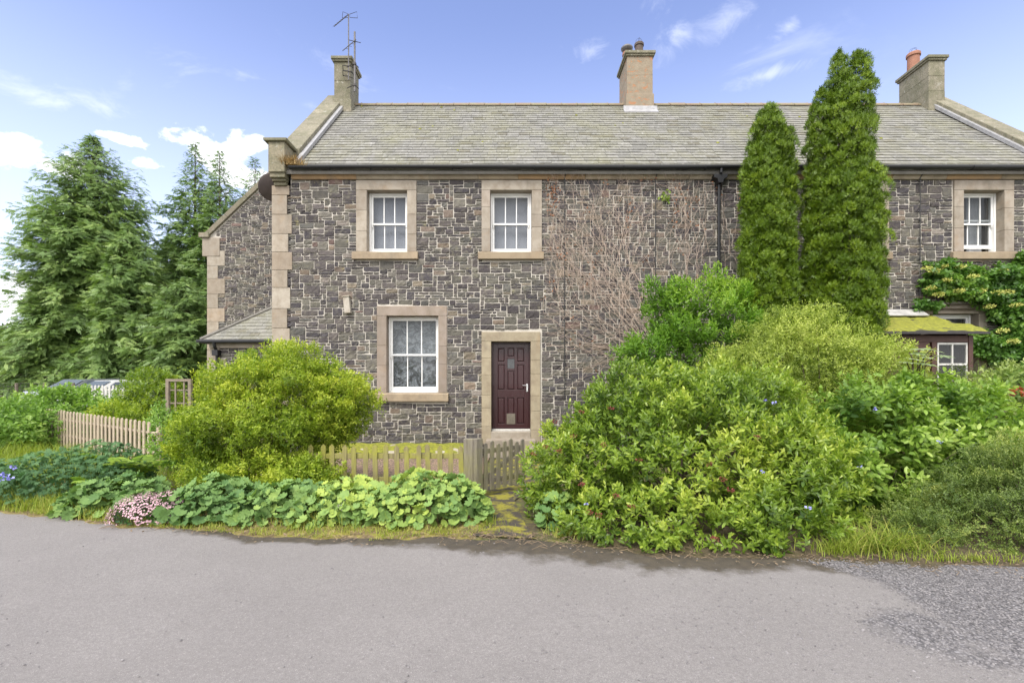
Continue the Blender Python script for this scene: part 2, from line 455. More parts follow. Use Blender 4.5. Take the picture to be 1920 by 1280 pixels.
def make_materials():
    # rubble: each stone carries its own colour
    m, nt, b, o = new_mat('rubble_stone'); g = NT(nt)
    c = g.attr('col')
    n1 = g.noise(9, 6, 0.65); n2 = g.noise(55, 5, 0.7)
    c = g.mix(g.rng(n2, 0.25, 0.75, 0.0, 0.75), c, g.mix(1.0, c, (0.42, 0.42, 0.44), 'MULTIPLY'))
    c = g.mix(g.math('MULTIPLY', g.rng(n1, 0.48, 0.72, 0.0, 0.7), g.rng(g.noise(0.55, 4, 0.6), .40, .62, .12, 1.0)), c, (0.25, 0.235, 0.165))
    c = g.mix(g.rng(g.noise(3.1, 8, 0.72), 0.62, 0.70, 0.0, 0.6), c, (0.33, 0.30, 0.13))
    c = g.mix(g.rng(g.noise(17, 5, 0.7), 0.68, 0.73, 0.0, 0.55), c, (0.52, 0.50, 0.45))
    g.l(c, b.inputs['Base Color']); b.inputs['Roughness'].default_value = 0.85; b.inputs['Specular IOR Level'].default_value = 0.25
    g.bump(g.noise(38, 7, 0.72), 0.9, 0.018, b); M['rubble'] = m
    # mortar
    m, nt, b, o = new_mat('lime_mortar'); g = NT(nt)
    c = g.mix(g.rng(g.noise(2.2, 5), 0.35, 0.7), (0.56, 0.525, 0.47), (0.48, 0.445, 0.385))
    c = g.mix(g.rng(g.noise(80, 3), 0.3, 0.7, 0, 0.4), c, (0.2, 0.18, 0.14))
    g.l(c, b.inputs['Base Color']); b.inputs['Roughness'].default_value = 0.95; g.bump(g.noise(90, 4), 0.5, 0.006, b); M['mortar'] = m
    # dressed sandstone: colour per block
    m, nt, b, o = new_mat('dressed_sandstone'); g = NT(nt)
    c = g.attr('col')
    c = g.mix(g.rng(g.noise(5, 7, 0.65), 0.42, 0.70, 0, 0.6), c, (0.20, 0.155, 0.11))
    c = g.mix(g.rng(g.noise(2.3, 7, 0.7), 0.56, 0.72, 0, 0.4), c, (0.34, 0.235, 0.14))
    c = g.mix(g.rng(g.noise(23, 5, 0.7), 0.66, 0.72, 0, 0.7), c, (0.55, 0.52, 0.46))
    c = g.mix(g.rng(g.noise(120, 3, 0.7), 0.3, 0.7, 0, 0.35), c, g.mix(1.0, c, (0.6, 0.58, 0.55), 'MULTIPLY'))
    c = g.mix(g.rng(g.noise(3.0, 8, 0.75, (1, 1, .35)), 0.52, 0.70, 0, 0.55), c, (0.17, 0.15, 0.12))
    g.l(c, b.inputs['Base Color']); b.inputs['Roughness'].default_value = 0.88; b.inputs['Specular IOR Level'].default_value = 0.2
    g.bump(g.noise(45, 6, 0.7), 0.35, 0.008, b); M['sand'] = m
    # weathered coping and chimney stone, with algae and pale lichen
    m, nt, b, o = new_mat('weathered_stone'); g = NT(nt)
    c = g.attr('col')
    c = g.mix(g.rng(g.noise(4, 7, 0.7), 0.38, 0.60, 0, 0.75), c, (0.135, 0.135, 0.075))
    c = g.mix(g.rng(g.noise(9, 6, 0.7), 0.60, 0.66, 0, 0.7), c, (0.46, 0.45, 0.40))
    c = g.mix(g.rng(g.noise(24, 5, 0.75), 0.32, 0.68, 0, 0.62), c, (0.085, 0.080, 0.06))
    g.l(c, b.inputs['Base Color']); b.inputs['Roughness'].default_value = 0.9; g.bump(g.noise(28, 7, 0.7), 0.6, 0.012, b); M['weath'] = m
    # render on the middle chimney, flaked off to orange brick
    m, nt, b, o = new_mat('flaking_render'); g = NT(nt)
    c = g.mix(g.rng(g.noise(7, 5), 0.3, 0.7), (0.27, 0.225, 0.165), (0.21, 0.17, 0.12))
    c = g.mix(g.rng(g.noise(5.5, 7, 0.7, (1, 1, 1.6)), 0.56, 0.59), c, (0.33, 0.16, 0.08))
    g.l(c, b.inputs['Base Color']); b.inputs['Roughness'].default_value = 0.9; g.bump(g.noise(20, 6, 0.7), 0.5, 0.02, b); M['flake'] = m
    # slates
    m, nt, b, o = new_mat('roof_slate'); g = NT(nt)
    c = g.attr('col')
    c = g.mix(g.rng(g.noise(1.1, 6, 0.7, (1, 0.6, 0.6)), 0.42, 0.68, 0, 0.6), c, (0.215, 0.21, 0.12))
    c = g.mix(g.rng(g.noise(11, 7, 0.72), 0.54, 0.64, 0, 0.6), c, (0.40, 0.40, 0.375))
    c = g.mix(g.rng(g.noise(36, 5, 0.75), 0.5, 0.72, 0, 0.7), c, (0.11, 0.11, 0.09))
    g.l(c, b.inputs['Base Color']); b.inputs['Roughness'].default_value = 0.72; b.inputs['Specular IOR Level'].default_value = 0.35
    g.bump(g.noise(30, 6, 0.7), 0.5, 0.01, b); M['slate'] = m
    mat_plain('ridge', (0.20, 0.135, 0.095), 0.85, 0.5, 5, 0.4, 40, col2=(0.20, 0.19, 0.11))
    mat_plain('lead', (0.42, 0.42, 0.43), 0.45, 0.35, 9, 0.2, 20, metal=0.3)
    mat_plain('white', (0.80, 0.80, 0.78), 0.4, 0.07, 6, 0.1, 90)
    mat_plain('oldwhite', (0.62, 0.61, 0.57), 0.6, 0.35, 9, 0.3, 50)
    mat_plain('paleflash', (0.46, 0.45, 0.43), 0.7, 0.45, 6, 0.4, 30)
    mat_plain('black', (0.012, 0.013, 0.015), 0.45, 0.3, 6)
    mat_plain('cable', (0.03, 0.03, 0.03), 0.6, 0.3, 6)
    mat_plain('iron', (0.035, 0.03, 0.03), 0.6, 0.5, 20, 0.3, 80)
    mat_plain('alum', (0.16, 0.15, 0.15), 0.5, 0.4, 20)
    mat_plain('maroon', (0.040, 0.0075, 0.0100), 0.36, 0.45, 14, 0.22, 60, sc=(14, 14, 1.2), coat=0.15)
    mat_plain('chrome', (0.75, 0.75, 0.76), 0.22, 0.1, 6, metal=1.0)
    mat_plain('flapgrey', (0.15, 0.13, 0.10), 0.35, 0.3, 9)
    mat_plain('terracotta', (0.33, 0.155, 0.10), 0.8, 0.3, 8, 0.3, 40)
    mat_plain('potgrey', (0.10, 0.075, 0.065), 0.8, 0.4, 8, 0.3, 40)
    mat_plain('bark', (0.10, 0.075, 0.05), 0.9, 0.5, 14, 0.6, 40)
    mat_plain('vine', (0.54, 0.43, 0.35), 0.9, 0.35, 10)
    mat_plain('deadleaf', (0.30, 0.13, 0.06), 0.8, 0.4, 12)
    mat_plain('straw', (0.52, 0.36, 0.15), 0.85, 0.4, 9)
    mat_plain('newwood', (0.47, 0.385, 0.285), 0.8, 0.3, 12, 0.3, 40, sc=(8, 8, 1))
    mat_plain('brownwood', (0.085, 0.036, 0.026), 0.6, 0.5, 8, 0.3, 30, sc=(1, 1, 8))
    mat_plain('trellis', (0.25, 0.205, 0.155), 0.85, 0.35, 12, 0.3, 40)
    mat_plain('blind', (0.60, 0.60, 0.66), 0.9, 0.12, 3)
    mat_plain('curtain', (0.55, 0.55, 0.56), 0.9, 0.2, 6)
    mat_plain('moss', (0.27, 0.275, 0.025), 0.95, 0.5, 16, 1.0, 70, col2=(0.115, 0.125, 0.02))
    mat_plain('gravel', (0.36, 0.24, 0.17), 0.9, 0.4, 40, 0.6, 60)
    mat_plain('pebble', (0.27, 0.255, 0.255), 0.8, 0.72, 30, 0.3, 80)
    mat_plain('carsilver', (0.42, 0.45, 0.50), 0.25, 0.05, 2, metal=0.6, coat=0.6)
    mat_plain('carwhite', (0.75, 0.76, 0.78), 0.25, 0.05, 2, coat=0.6)
    mat_plain('tyre', (0.02, 0.02, 0.02), 0.8, 0.2, 10)
    mat_plain('pink', (0.66, 0.42, 0.47), 0.6, 0.35, 25)
    mat_plain('white_petal', (0.75, 0.70, 0.72), 0.6, 0.2, 25)
    mat_plain('blue', (0.34, 0.34, 0.80), 0.6, 0.2, 25)
    mat_plain('redbud', (0.22, 0.045, 0.035), 0.7, 0.5, 60)
    mat_plain('creamflower', (0.62, 0.64, 0.17), 0.7, 0.35, 30)
    mat_plain('yellow', (0.75, 0.50, 0.05), 0.7, 0.2, 25)
    mat_plain('twig', (0.26, 0.19, 0.12), 0.9, 0.6, 15)
    # weathered fence wood with algae
    for nm, a, c2, gr in (('oldwood', (0.22, 0.195, 0.16), (0.12, 0.105, 0.085), 0.3), ('mossywood', (0.26, 0.23, 0.10), (0.15, 0.12, 0.07), 0.8)):
        m, nt, b, o = new_mat('weathered_wood'); g = NT(nt)
        c = g.mix(g.rng(g.noise(7, 6, 0.6, (9, 9, 0.7)), 0.3, 0.7), a, c2)
        c = g.mix(g.rng(g.noise(3.2, 5, 0.6), 0.38, 0.66, 0, gr), c, (0.29, 0.29, 0.035))
        g.l(c, b.inputs['Base Color']); b.inputs['Roughness'].default_value = 0.9; g.bump(g.noise(12, 6, 0.6, (10, 10, 0.6)), 0.5, 0.01, b); M[nm] = m
    # glass
    for nm, tr, bmp in (('glass', 0.80, 0.0), ('film', 0.45, 1.0), ('film_sky', 0.15, 1.0)):
        m, nt, b, o = new_mat('window_glass' if nm == 'glass' else 'plastic_film'); g = NT(nt)
        b.inputs['Base Color'].default_value = (0.10, 0.105, 0.11, 1) if nm == 'glass' else (0.62, 0.64, 0.67, 1)
        b.inputs['Roughness'].default_value = 0.03 if nm == 'glass' else 0.16
        b.inputs['Specular IOR Level'].default_value = 0.8
        t = g.n('ShaderNodeBsdfTransparent'); t.inputs[0].default_value = (0.9, 0.92, 0.93, 1)
        mx = g.n('ShaderNodeMixShader'); mx.inputs[0].default_value = tr
        g.l(b.outputs[0], mx.inputs[1]); g.l(t.outputs[0], mx.inputs[2]); g.l(mx.outputs[0], o.inputs[0])
        if bmp:
            cr_ = g.noise(4.5, 7, 0.68, (1, 1, 1.3), 1.5)
            g.bump(cr_, 0.9, 0.06, b)
            g.l(g.rng(cr_, .42 if nm == 'film' else .50, .60 if nm == 'film' else .8, .10, .92), mx.inputs[0])  # cloudy and clear patches imitate reflected sky and trees
        M[nm] = m
    mat_plain('carglass', (0.13, 0.155, 0.20), 0.12, 0.1, 2, spec=0.8)  # grey-blue base colour carries the sky reflected in the glass
    # asphalt with a damp, dirty verge and a loose gravel patch (attributes painted from the real outline of the patches)
    m, nt, b, o = new_mat('asphalt'); g = NT(nt)
    base = g.mix(g.rng(g.noise(0.7, 6, 0.65), 0.32, 0.68), (0.318, 0.300, 0.288), (0.255, 0.240, 0.231))
    grain = g.noise(170, 3, 0.8)
    base = g.mix(g.rng(grain, 0.32, 0.68, 0, 0.85), base, (0.115, 0.106, 0.103))
    base = g.mix(g.rng(g.noise(95, 2, 0.5), 0.62, 0.70, 0, 0.5), base, (0.42, 0.39, 0.38))
    base = g.mix(g.rng(g.noise(38, 4, 0.75), 0.42, 0.62, 0, 0.45), base, (0.15, 0.138, 0.134))
    edge = g.math('ADD', g.attr('dirt', 'Fac'), g.math('MULTIPLY', g.math('SUBTRACT', g.noise(3.2, 6, 0.65), 0.5), 0.9))
    dirt = g.mix(g.rng(g.noise(9, 6, 0.7), 0.35, 0.7), (0.045, 0.038, 0.028), (0.085, 0.068, 0.045))
    base = g.mix(g.rng(edge, 0.42, 0.66, 0, 0.93), base, dirt)
    gm = g.math('ADD', g.attr('loose', 'Fac'), g.math('MULTIPLY', g.math('SUBTRACT', g.noise(5, 6, 0.7), 0.5), 0.7))
    chip = g.mix(g.rng(g.vor(55, 'Color'), 0.2, 0.8), (0.07, 0.067, 0.073), (0.33, 0.315, 0.32))
    chip = g.mix(g.rng(g.vor(55), 0.25, 0.6, 0, 0.7), chip, (0.07, 0.066, 0.068))
    base = g.mix(g.rng(gm, 0.42, 0.6, 0, 0.9), base, chip)
    g.l(base, b.inputs['Base Color']); b.inputs['Roughness'].default_value = 0.82; b.inputs['Specular IOR Level'].default_value = 0.3
    hgt = g.math('ADD', g.math('MULTIPLY', grain, 0.6), g.math('MULTIPLY', g.math('MULTIPLY', g.vor(55), g.attr('loose', 'Fac')), -1.4))
    g.bump(hgt, 0.7, 0.012, b); M['asphalt'] = m
    # soil, moss and grass sheet
    m, nt, b, o = new_mat('grassy_soil'); g = NT(nt)
    c = g.mix(g.rng(g.noise(2.5, 6, 0.65), 0.38, 0.62), (0.10, 0.12, 0.03), (0.075, 0.055, 0.035))
    c = g.mix(g.rng(g.noise(7, 6, 0.7), 0.5, 0.66, 0, 0.8), c, (0.20, 0.19, 0.03))
    g.l(c, b.inputs['Base Color']); b.inputs['Roughness'].default_value = 0.95; g.bump(g.noise(25, 6, 0.7), 0.8, 0.03, b); M['soil'] = m
    m, nt, b, o = new_mat('verge_moss'); g = NT(nt)
    c = g.mix(g.rng(g.noise(6, 6, 0.7), 0.38, 0.60), (0.27, 0.25, 0.035), (0.15, 0.105, 0.055))
    c = g.mix(g.rng(g.noise(15, 6, 0.7), 0.5, 0.62, 0, 0.85), c, (0.36, 0.27, 0.14))
    c = g.mix(g.rng(g.noise(4, 6, 0.7), 0.56, 0.7, 0, 0.8), c, (0.06, 0.05, 0.035))
    litter = g.mix(g.rng(g.noise(22, 6, 0.7), 0.36, 0.62), (0.032, 0.027, 0.020), (0.10, 0.072, 0.045))  # leaf litter, colour darkened to include shade under the shrub leaves
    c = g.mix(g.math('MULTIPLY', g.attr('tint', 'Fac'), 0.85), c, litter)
    g.l(c, b.inputs['Base Color']); b.inputs['Roughness'].default_value = 0.95; g.bump(g.noise(40, 6, 0.75), 1.0, 0.03, b); M['verge'] = m
    m, nt, b, o = new_mat('garden_gravel'); g = NT(nt)
    c = g.mix(g.rng(g.vor(34, 'Color'), 0.1, 0.9), (0.50, 0.33, 0.22), (0.28, 0.21, 0.16))
    c = g.mix(g.rng(g.vor(34), 0.3, 0.6, 0, 0.8), c, (0.08, 0.06, 0.05))
    c = g.mix(g.rng(g.noise(1.6, 5, 0.6), 0.55, 0.7, 0, 0.7), c, (0.15, 0.16, 0.03))
    g.l(c, b.inputs['Base Color']); b.inputs['Roughness'].default_value = 0.9; g.bump(g.vor(34), 1.0, -0.02, b); M['ggravel'] = m
    # foliage
    mat_leaf('lf_viburnum', (0.055, 0.120, 0.020), (0.265, 0.380, 0.046), (0.66, 0.70, 0.130), rough=0.36, spec=0.5)
    mat_leaf('lf_honeysuckle', (0.080, 0.155, 0.014), (0.32, 0.42, 0.036), (0.68, 0.69, 0.095))
    mat_leaf('lf_weigela', (0.055, 0.150, 0.016), (0.185, 0.34, 0.036), (0.44, 0.58, 0.085))
    mat_leaf('lf_spirea', (0.15, 0.22, 0.04), (0.38, 0.46, 0.085), (0.62, 0.65, 0.18))
    mat_leaf('lf_dogwood', (0.065, 0.150, 0.022), (0.26, 0.40, 0.060), (0.60, 0.70, 0.21))
    mat_leaf('lf_coton', (0.074, 0.125, 0.035), (0.189, 0.263, 0.060), (0.513, 0.537, 0.138))
    mat_leaf('lf_thuja', (0.050, 0.105, 0.006), (0.145, 0.232, 0.011), (0.32, 0.42, 0.020), trans=0.12)
    mat_leaf('lf_conifer', (0.085, 0.150, 0.055), (0.205, 0.320, 0.095), (0.41, 0.52, 0.145), trans=0.25)
    mat_leaf('lf_conifer_dark', (0.065, 0.125, 0.040), (0.165, 0.27, 0.075), (0.34, 0.45, 0.11), trans=0.25)
    mat_leaf('lf_broad', (0.060, 0.120, 0.015), (0.140, 0.240, 0.030), (0.270, 0.360, 0.050))
    mat_leaf('lf_laurel', (0.085, 0.155, 0.012), (0.26, 0.37, 0.028), (0.52, 0.58, 0.06), rough=0.3, spec=0.5)
    mat_leaf('lf_alchemilla', (0.085, 0.175, 0.050), (0.200, 0.320, 0.085), (0.460, 0.550, 0.100), rough=0.65, trans=0.2)
    mat_leaf('lf_geranium', (0.055, 0.13, 0.05), (0.115, 0.235, 0.085), (0.23, 0.36, 0.13), rough=0.6)
    mat_leaf('lf_climber', (0.054, 0.138, 0.029), (0.145, 0.287, 0.052), (0.362, 0.517, 0.103), rough=0.35, spec=0.5)
    mat_leaf('lf_bramble', (0.085, 0.18, 0.03), (0.23, 0.39, 0.075), (0.46, 0.59, 0.16))
    mat_leaf('lf_varieg', (0.120, 0.220, 0.040), (0.360, 0.440, 0.140), (0.620, 0.620, 0.320))
    mat_leaf('lf_red', (0.220, 0.050, 0.030), (0.450, 0.120, 0.050))
    mat_leaf('lf_pale', (0.250, 0.330, 0.160), (0.480, 0.550, 0.360))
    mat_leaf('lf_grass', (0.130, 0.200, 0.020), (0.280, 0.360, 0.040), (0.550, 0.480, 0.160), rough=0.6)
    mat_leaf('lf_fern', (0.140, 0.260, 0.020), (0.320, 0.440, 0.040))
    mat_leaf('lf_hedge', (0.060, 0.095, 0.025), (0.120, 0.165, 0.045), (0.240, 0.280, 0.090))
make_materials()

# ------------------------------------------------------------------ the ground and the road
EDGE = [(-900, 905), (-400, 925), (0, 957), (120, 972), (300, 990), (460, 1003), (700, 1015), (830, 1006), (960, 1012), (1060, 1020), (1150, 1030), (1300, 1040), (1500, 1048), (1700, 1056), (1920, 1066), (2300, 1085)]
edge_pts = np.array([(FX(px, gd(py)), gd(py)) for px, py in EDGE])
def edge_y(x): return np.interp(x, edge_pts[:, 0], edge_pts[:, 1])

def ground_sheet():
    m = MB()
    xs = [-1500, -300, -90, -60, -40, -28, -20, -14, -10, -6, 0, 6, 14, 30, 90, 300, 1500]; ys = [-1500, -300, -60, -10, 0, 5, 10, 14, 18, 24, 32, 60, 120, 400, 2500]
    vs = []
    for y in ys:
        for x in xs:
            vs.append((x, y, 0.0))
    n = len(xs)
    m.add(vs, [(j * n + i, j * n + i + 1, (j + 1) * n + i + 1, (j + 1) * n + i) for j in range(len(ys) - 1) for i in range(n - 1)])
    return m.build('ground', M['soil'])
tag(ground_sheet(), kind='structure')

def in_poly(x, y, poly):
    inside = np.zeros(x.shape, bool); n = len(poly)
    for i in range(n):
        (x0, y0), (x1, y1) = poly[i], poly[(i + 1) % n]
        c = ((y0 > y) != (y1 > y)) & (x < (x1 - x0) * (y - y0) / (y1 - y0 + 1e-12) + x0)
        inside ^= c
    return inside
def px_poly(pts): return [(FX(px, gd(py)), gd(py)) for px, py in pts]
LOOSE_A = px_poly([(1490, 1045), (1600, 1078), (1660, 1095), (1720, 1135), (1790, 1180), (1850, 1215), (1930, 1262), (2300, 1500), (2600, 1300), (2300, 1080), (1920, 1062)])
LOOSE_B = px_poly([(1625, 1165), (1660, 1143), (1720, 1150), (1790, 1180), (1850, 1220), (1900, 1250), (1850, 1262), (1780, 1235), (1690, 1210), (1640, 1190)])
def seg_dist(x, y, poly):
    d = np.full(x.shape, 1e9); n = len(poly)
    for i in range(n):
        (x0, y0), (x1, y1) = poly[i], poly[(i + 1) % n]
        t = np.clip(((x - x0) * (x1 - x0) + (y - y0) * (y1 - y0)) / ((x1 - x0) ** 2 + (y1 - y0) ** 2 + 1e-12), 0, 1)
        d = np.minimum(d, np.hypot(x - x0 - t * (x1 - x0), y - y0 - t * (y1 - y0)))
    return d
def sd(x, y, poly): return np.where(in_poly(x, y, poly), 1, -1) * seg_dist(x, y, poly)

def road():
    xs = np.concatenate([np.linspace(-60, -8.2, 40), np.arange(-8, 7.01, 0.06), np.linspace(7.2, 60, 40)])
    vv = np.concatenate([[-30, -12, -4], np.linspace(0, 1, 90)])          # rows: from behind the viewer up to the verge
    X, R = np.meshgrid(xs, vv)
    E = edge_y(np.clip(X, -11, 9)) + np.where(X < -11, (X + 11) * -0.12, 0) + 0.05 * np.sin(X * 3.1) + 0.03 * np.sin(X * 7.7 + 1)
    Y = np.where(R < 0, R, R * E)
    Z = np.full(X.shape, 0.004) + 0.012 * np.sin(X * .8) * np.sin(Y * .9) * 0.3 + 0.004
    d_edge = E - Y
    dirt = np.clip(1.0 - d_edge / (0.62 + 0.25 * np.sin(X * .9 + .5) + 0.35 * np.exp(-((X - .2) / .9) ** 2)), 0, 1)
    dirt *= np.clip((X + 5.0) / 2.0, 0.25, 1)
    loose = np.clip(0.5 + np.maximum(sd(X, Y, LOOSE_A) * 2.2, np.minimum(sd(X, Y, LOOSE_B) * 2.2, .08)), 0, 1)
    nx = len(xs); V = np.stack([X, Y, Z], -1).reshape(-1, 3)
    ii = np.arange(len(vv) - 1)[:, None] * nx + np.arange(nx - 1)[None]
    Fc = np.stack([ii, ii + 1, ii + nx + 1, ii + nx], -1).reshape(-1, 4)
    me = mesh_np('road', [(V, Fc, np.zeros(len(V)))], M['asphalt'], True)
    for nm, arr in (('dirt', dirt), ('loose', loose)):
        a = me.attributes.new(nm, 'FLOAT', 'POINT'); a.data.foreach_set('value', arr.ravel().astype(np.float32))
    tag(link('road', me), kind='structure')
road()

def sheet(name, poly, z, mat, kind='structure'):
    m = MB(); m.add([(x, y, z) for x, y in poly], [tuple(range(len(poly)))]); return tag(m.build(name, mat), kind=kind)
# mossy strip of verge between the road and the planting
def verge():
    xs = np.arange(-12, 9.01, 0.06); rows = np.linspace(0, 1, 16)
    X, R = np.meshgrid(xs, rows)
    gate = np.exp(-((X - 0.12) / 0.42) ** 4)
    E = edge_y(X) - 0.06 + 0.05 * np.sin(X * 3.1) + 0.03 * np.sin(X * 7.7 + 1) + 0.04 * np.sin(X * 13) + gate * 0.75
    Y = E + R * (1.5 - gate * .4)
    Z = 0.004 - .09 * gate + 0.055 * np.clip(R * 4, 0, 1) ** 1.3 + 0.018 * wob(np.stack([X, Y, Y * 0], -1), 6) * np.clip(R * 4, 0, 1)
    nx = len(xs); V = np.stack([X, Y, Z], -1).reshape(-1, 3)
    ii = np.arange(len(rows) - 1)[:, None] * nx + np.arange(nx - 1)[None]
    Fc = np.stack([ii, ii + 1, ii + nx + 1, ii + nx], -1).reshape(-1, 4)
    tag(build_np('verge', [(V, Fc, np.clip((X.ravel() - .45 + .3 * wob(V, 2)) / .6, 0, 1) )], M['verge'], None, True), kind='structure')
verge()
# worn tarmac path from the road to the gate, then the garden gravel behind the fence
def path():
    pts_l = px_poly([(880, 1006), (905, 975), (905, 940)]); pts_r = px_poly([(1005, 1012), (985, 985), (965, 940)])
    m = MB(); poly = pts_l + [(-.45, 8.5), (-.35, 10.6), (.55, 10.6), (.55, 8.5)] + pts_r[::-1]
    xs, ys = zip(*poly)
    m.add([(x, y, 0.016) for x, y in poly], [tuple(range(len(poly)))])
    return tag(m.build('path', M['path']), kind='structure')
m_, nt_, b_, o_ = new_mat('mossy_tarmac'); g_ = NT(nt_)
c_ = g_.mix(g_.rng(g_.noise(60, 4, .7), .3, .7), (0.075, 0.062, 0.048), (0.035, 0.03, 0.025))
c_ = g_.mix(g_.rng(g_.noise(4.5, 6, .7), .46, .58), c_, (0.24, 0.22, 0.025))
g_.l(c_, b_.inputs['Base Color']); b_.inputs['Roughness'].default_value = .9; g_.bump(g_.noise(60, 5, .7), .6, .012, b_); M['path'] = m_
path()
sheet('garden_gravel', [(-4.7, 7.05), (-.55, 7.05), (-.5, 10.62), (-4.7, 10.62)], 0.03, M['ggravel'])
sheet('shrub_soil', [(.75, 7.2), (9.3, 7.2), (9.3, 10.95), (.75, 10.95)], 0.03, M['soil'])  # bare soil under the shrubs on the right

# ------------------------------------------------------------------ the house
HOUSE = thing('stone_house', (3.5, 14, 0), 'long two storey rubble stone house with slate roof, maroon door and three chimneys', 'house')
X0, X1, YF, YB, ZE = -5.50, 12.85, 11.0, 17.76, 6.34
RIDGE_Y, RIDGE_Z = 14.38, 10.0
EAVE_Z = 6.62
SANDC = [(0.345, 0.305, 0.255), (0.36, 0.32, 0.265), (0.33, 0.29, 0.24), (0.36, 0.312, 0.262)]
def sandc(k=None, dv=0.04):
    c = random.choice(SANDC) if k is None else k
    f = 1 + random.uniform(-dv * 3, dv * 2); return tuple(x * f for x in c)

# openings: (x0, x1, z0, z1) of the hole and of the whole surround
def opening(a, b, t, bt): return (FX(a), FX(b), FZ(bt), FZ(t))
OPEN = {'A': opening(688, 763.5, 357, 472), 'B': opening(919, 997, 357, 472), 'C': opening(1572, 1648, 357, 472), 'D': opening(1806, 1882, 357, 472),
        'E': opening(725, 822, 592, 736), 'F': opening(921, 995, 640, 808), 'G': opening(1742, 1834, 588, 720)}
SURR = {'A': opening(668, 781, 338.5, 487), 'B': opening(903, 1016, 338.5, 487), 'C': opening(1553, 1666, 338.5, 487), 'D': opening(1788, 1900, 338.5, 487),
        'E': opening(707, 838, 574, 752), 'F': opening(903, 1013, 622, 832), 'G': opening(1725, 1850, 570, 735)}

def plane_with_holes(m, x0, x1, z0, z1, y, holes, flip=False):
    xs = sorted({x0, x1, *[h[0] for h in holes], *[h[1] for h in holes]}); zs = sorted({z0, z1, *[h[2] for h in holes], *[h[3] for h in holes]})
    xs = [x for x in xs if x0 <= x <= x1]; zs = [z for z in zs if z0 <= z <= z1]
    for i in range(len(xs) - 1):
        for j in range(len(zs) - 1):
            cx, cz = (xs[i] + xs[i + 1]) / 2, (zs[j] + zs[j + 1]) / 2
            if any(h[0] < cx < h[1] and h[2] < cz < h[3] for h in holes): continue
            q = [(xs[i], y, zs[j]), (xs[i + 1], y, zs[j]), (xs[i + 1], y, zs[j + 1]), (xs[i], y, zs[j + 1])]
            m.add(q[::-1] if flip else q, [(0, 1, 2, 3)])
    return m

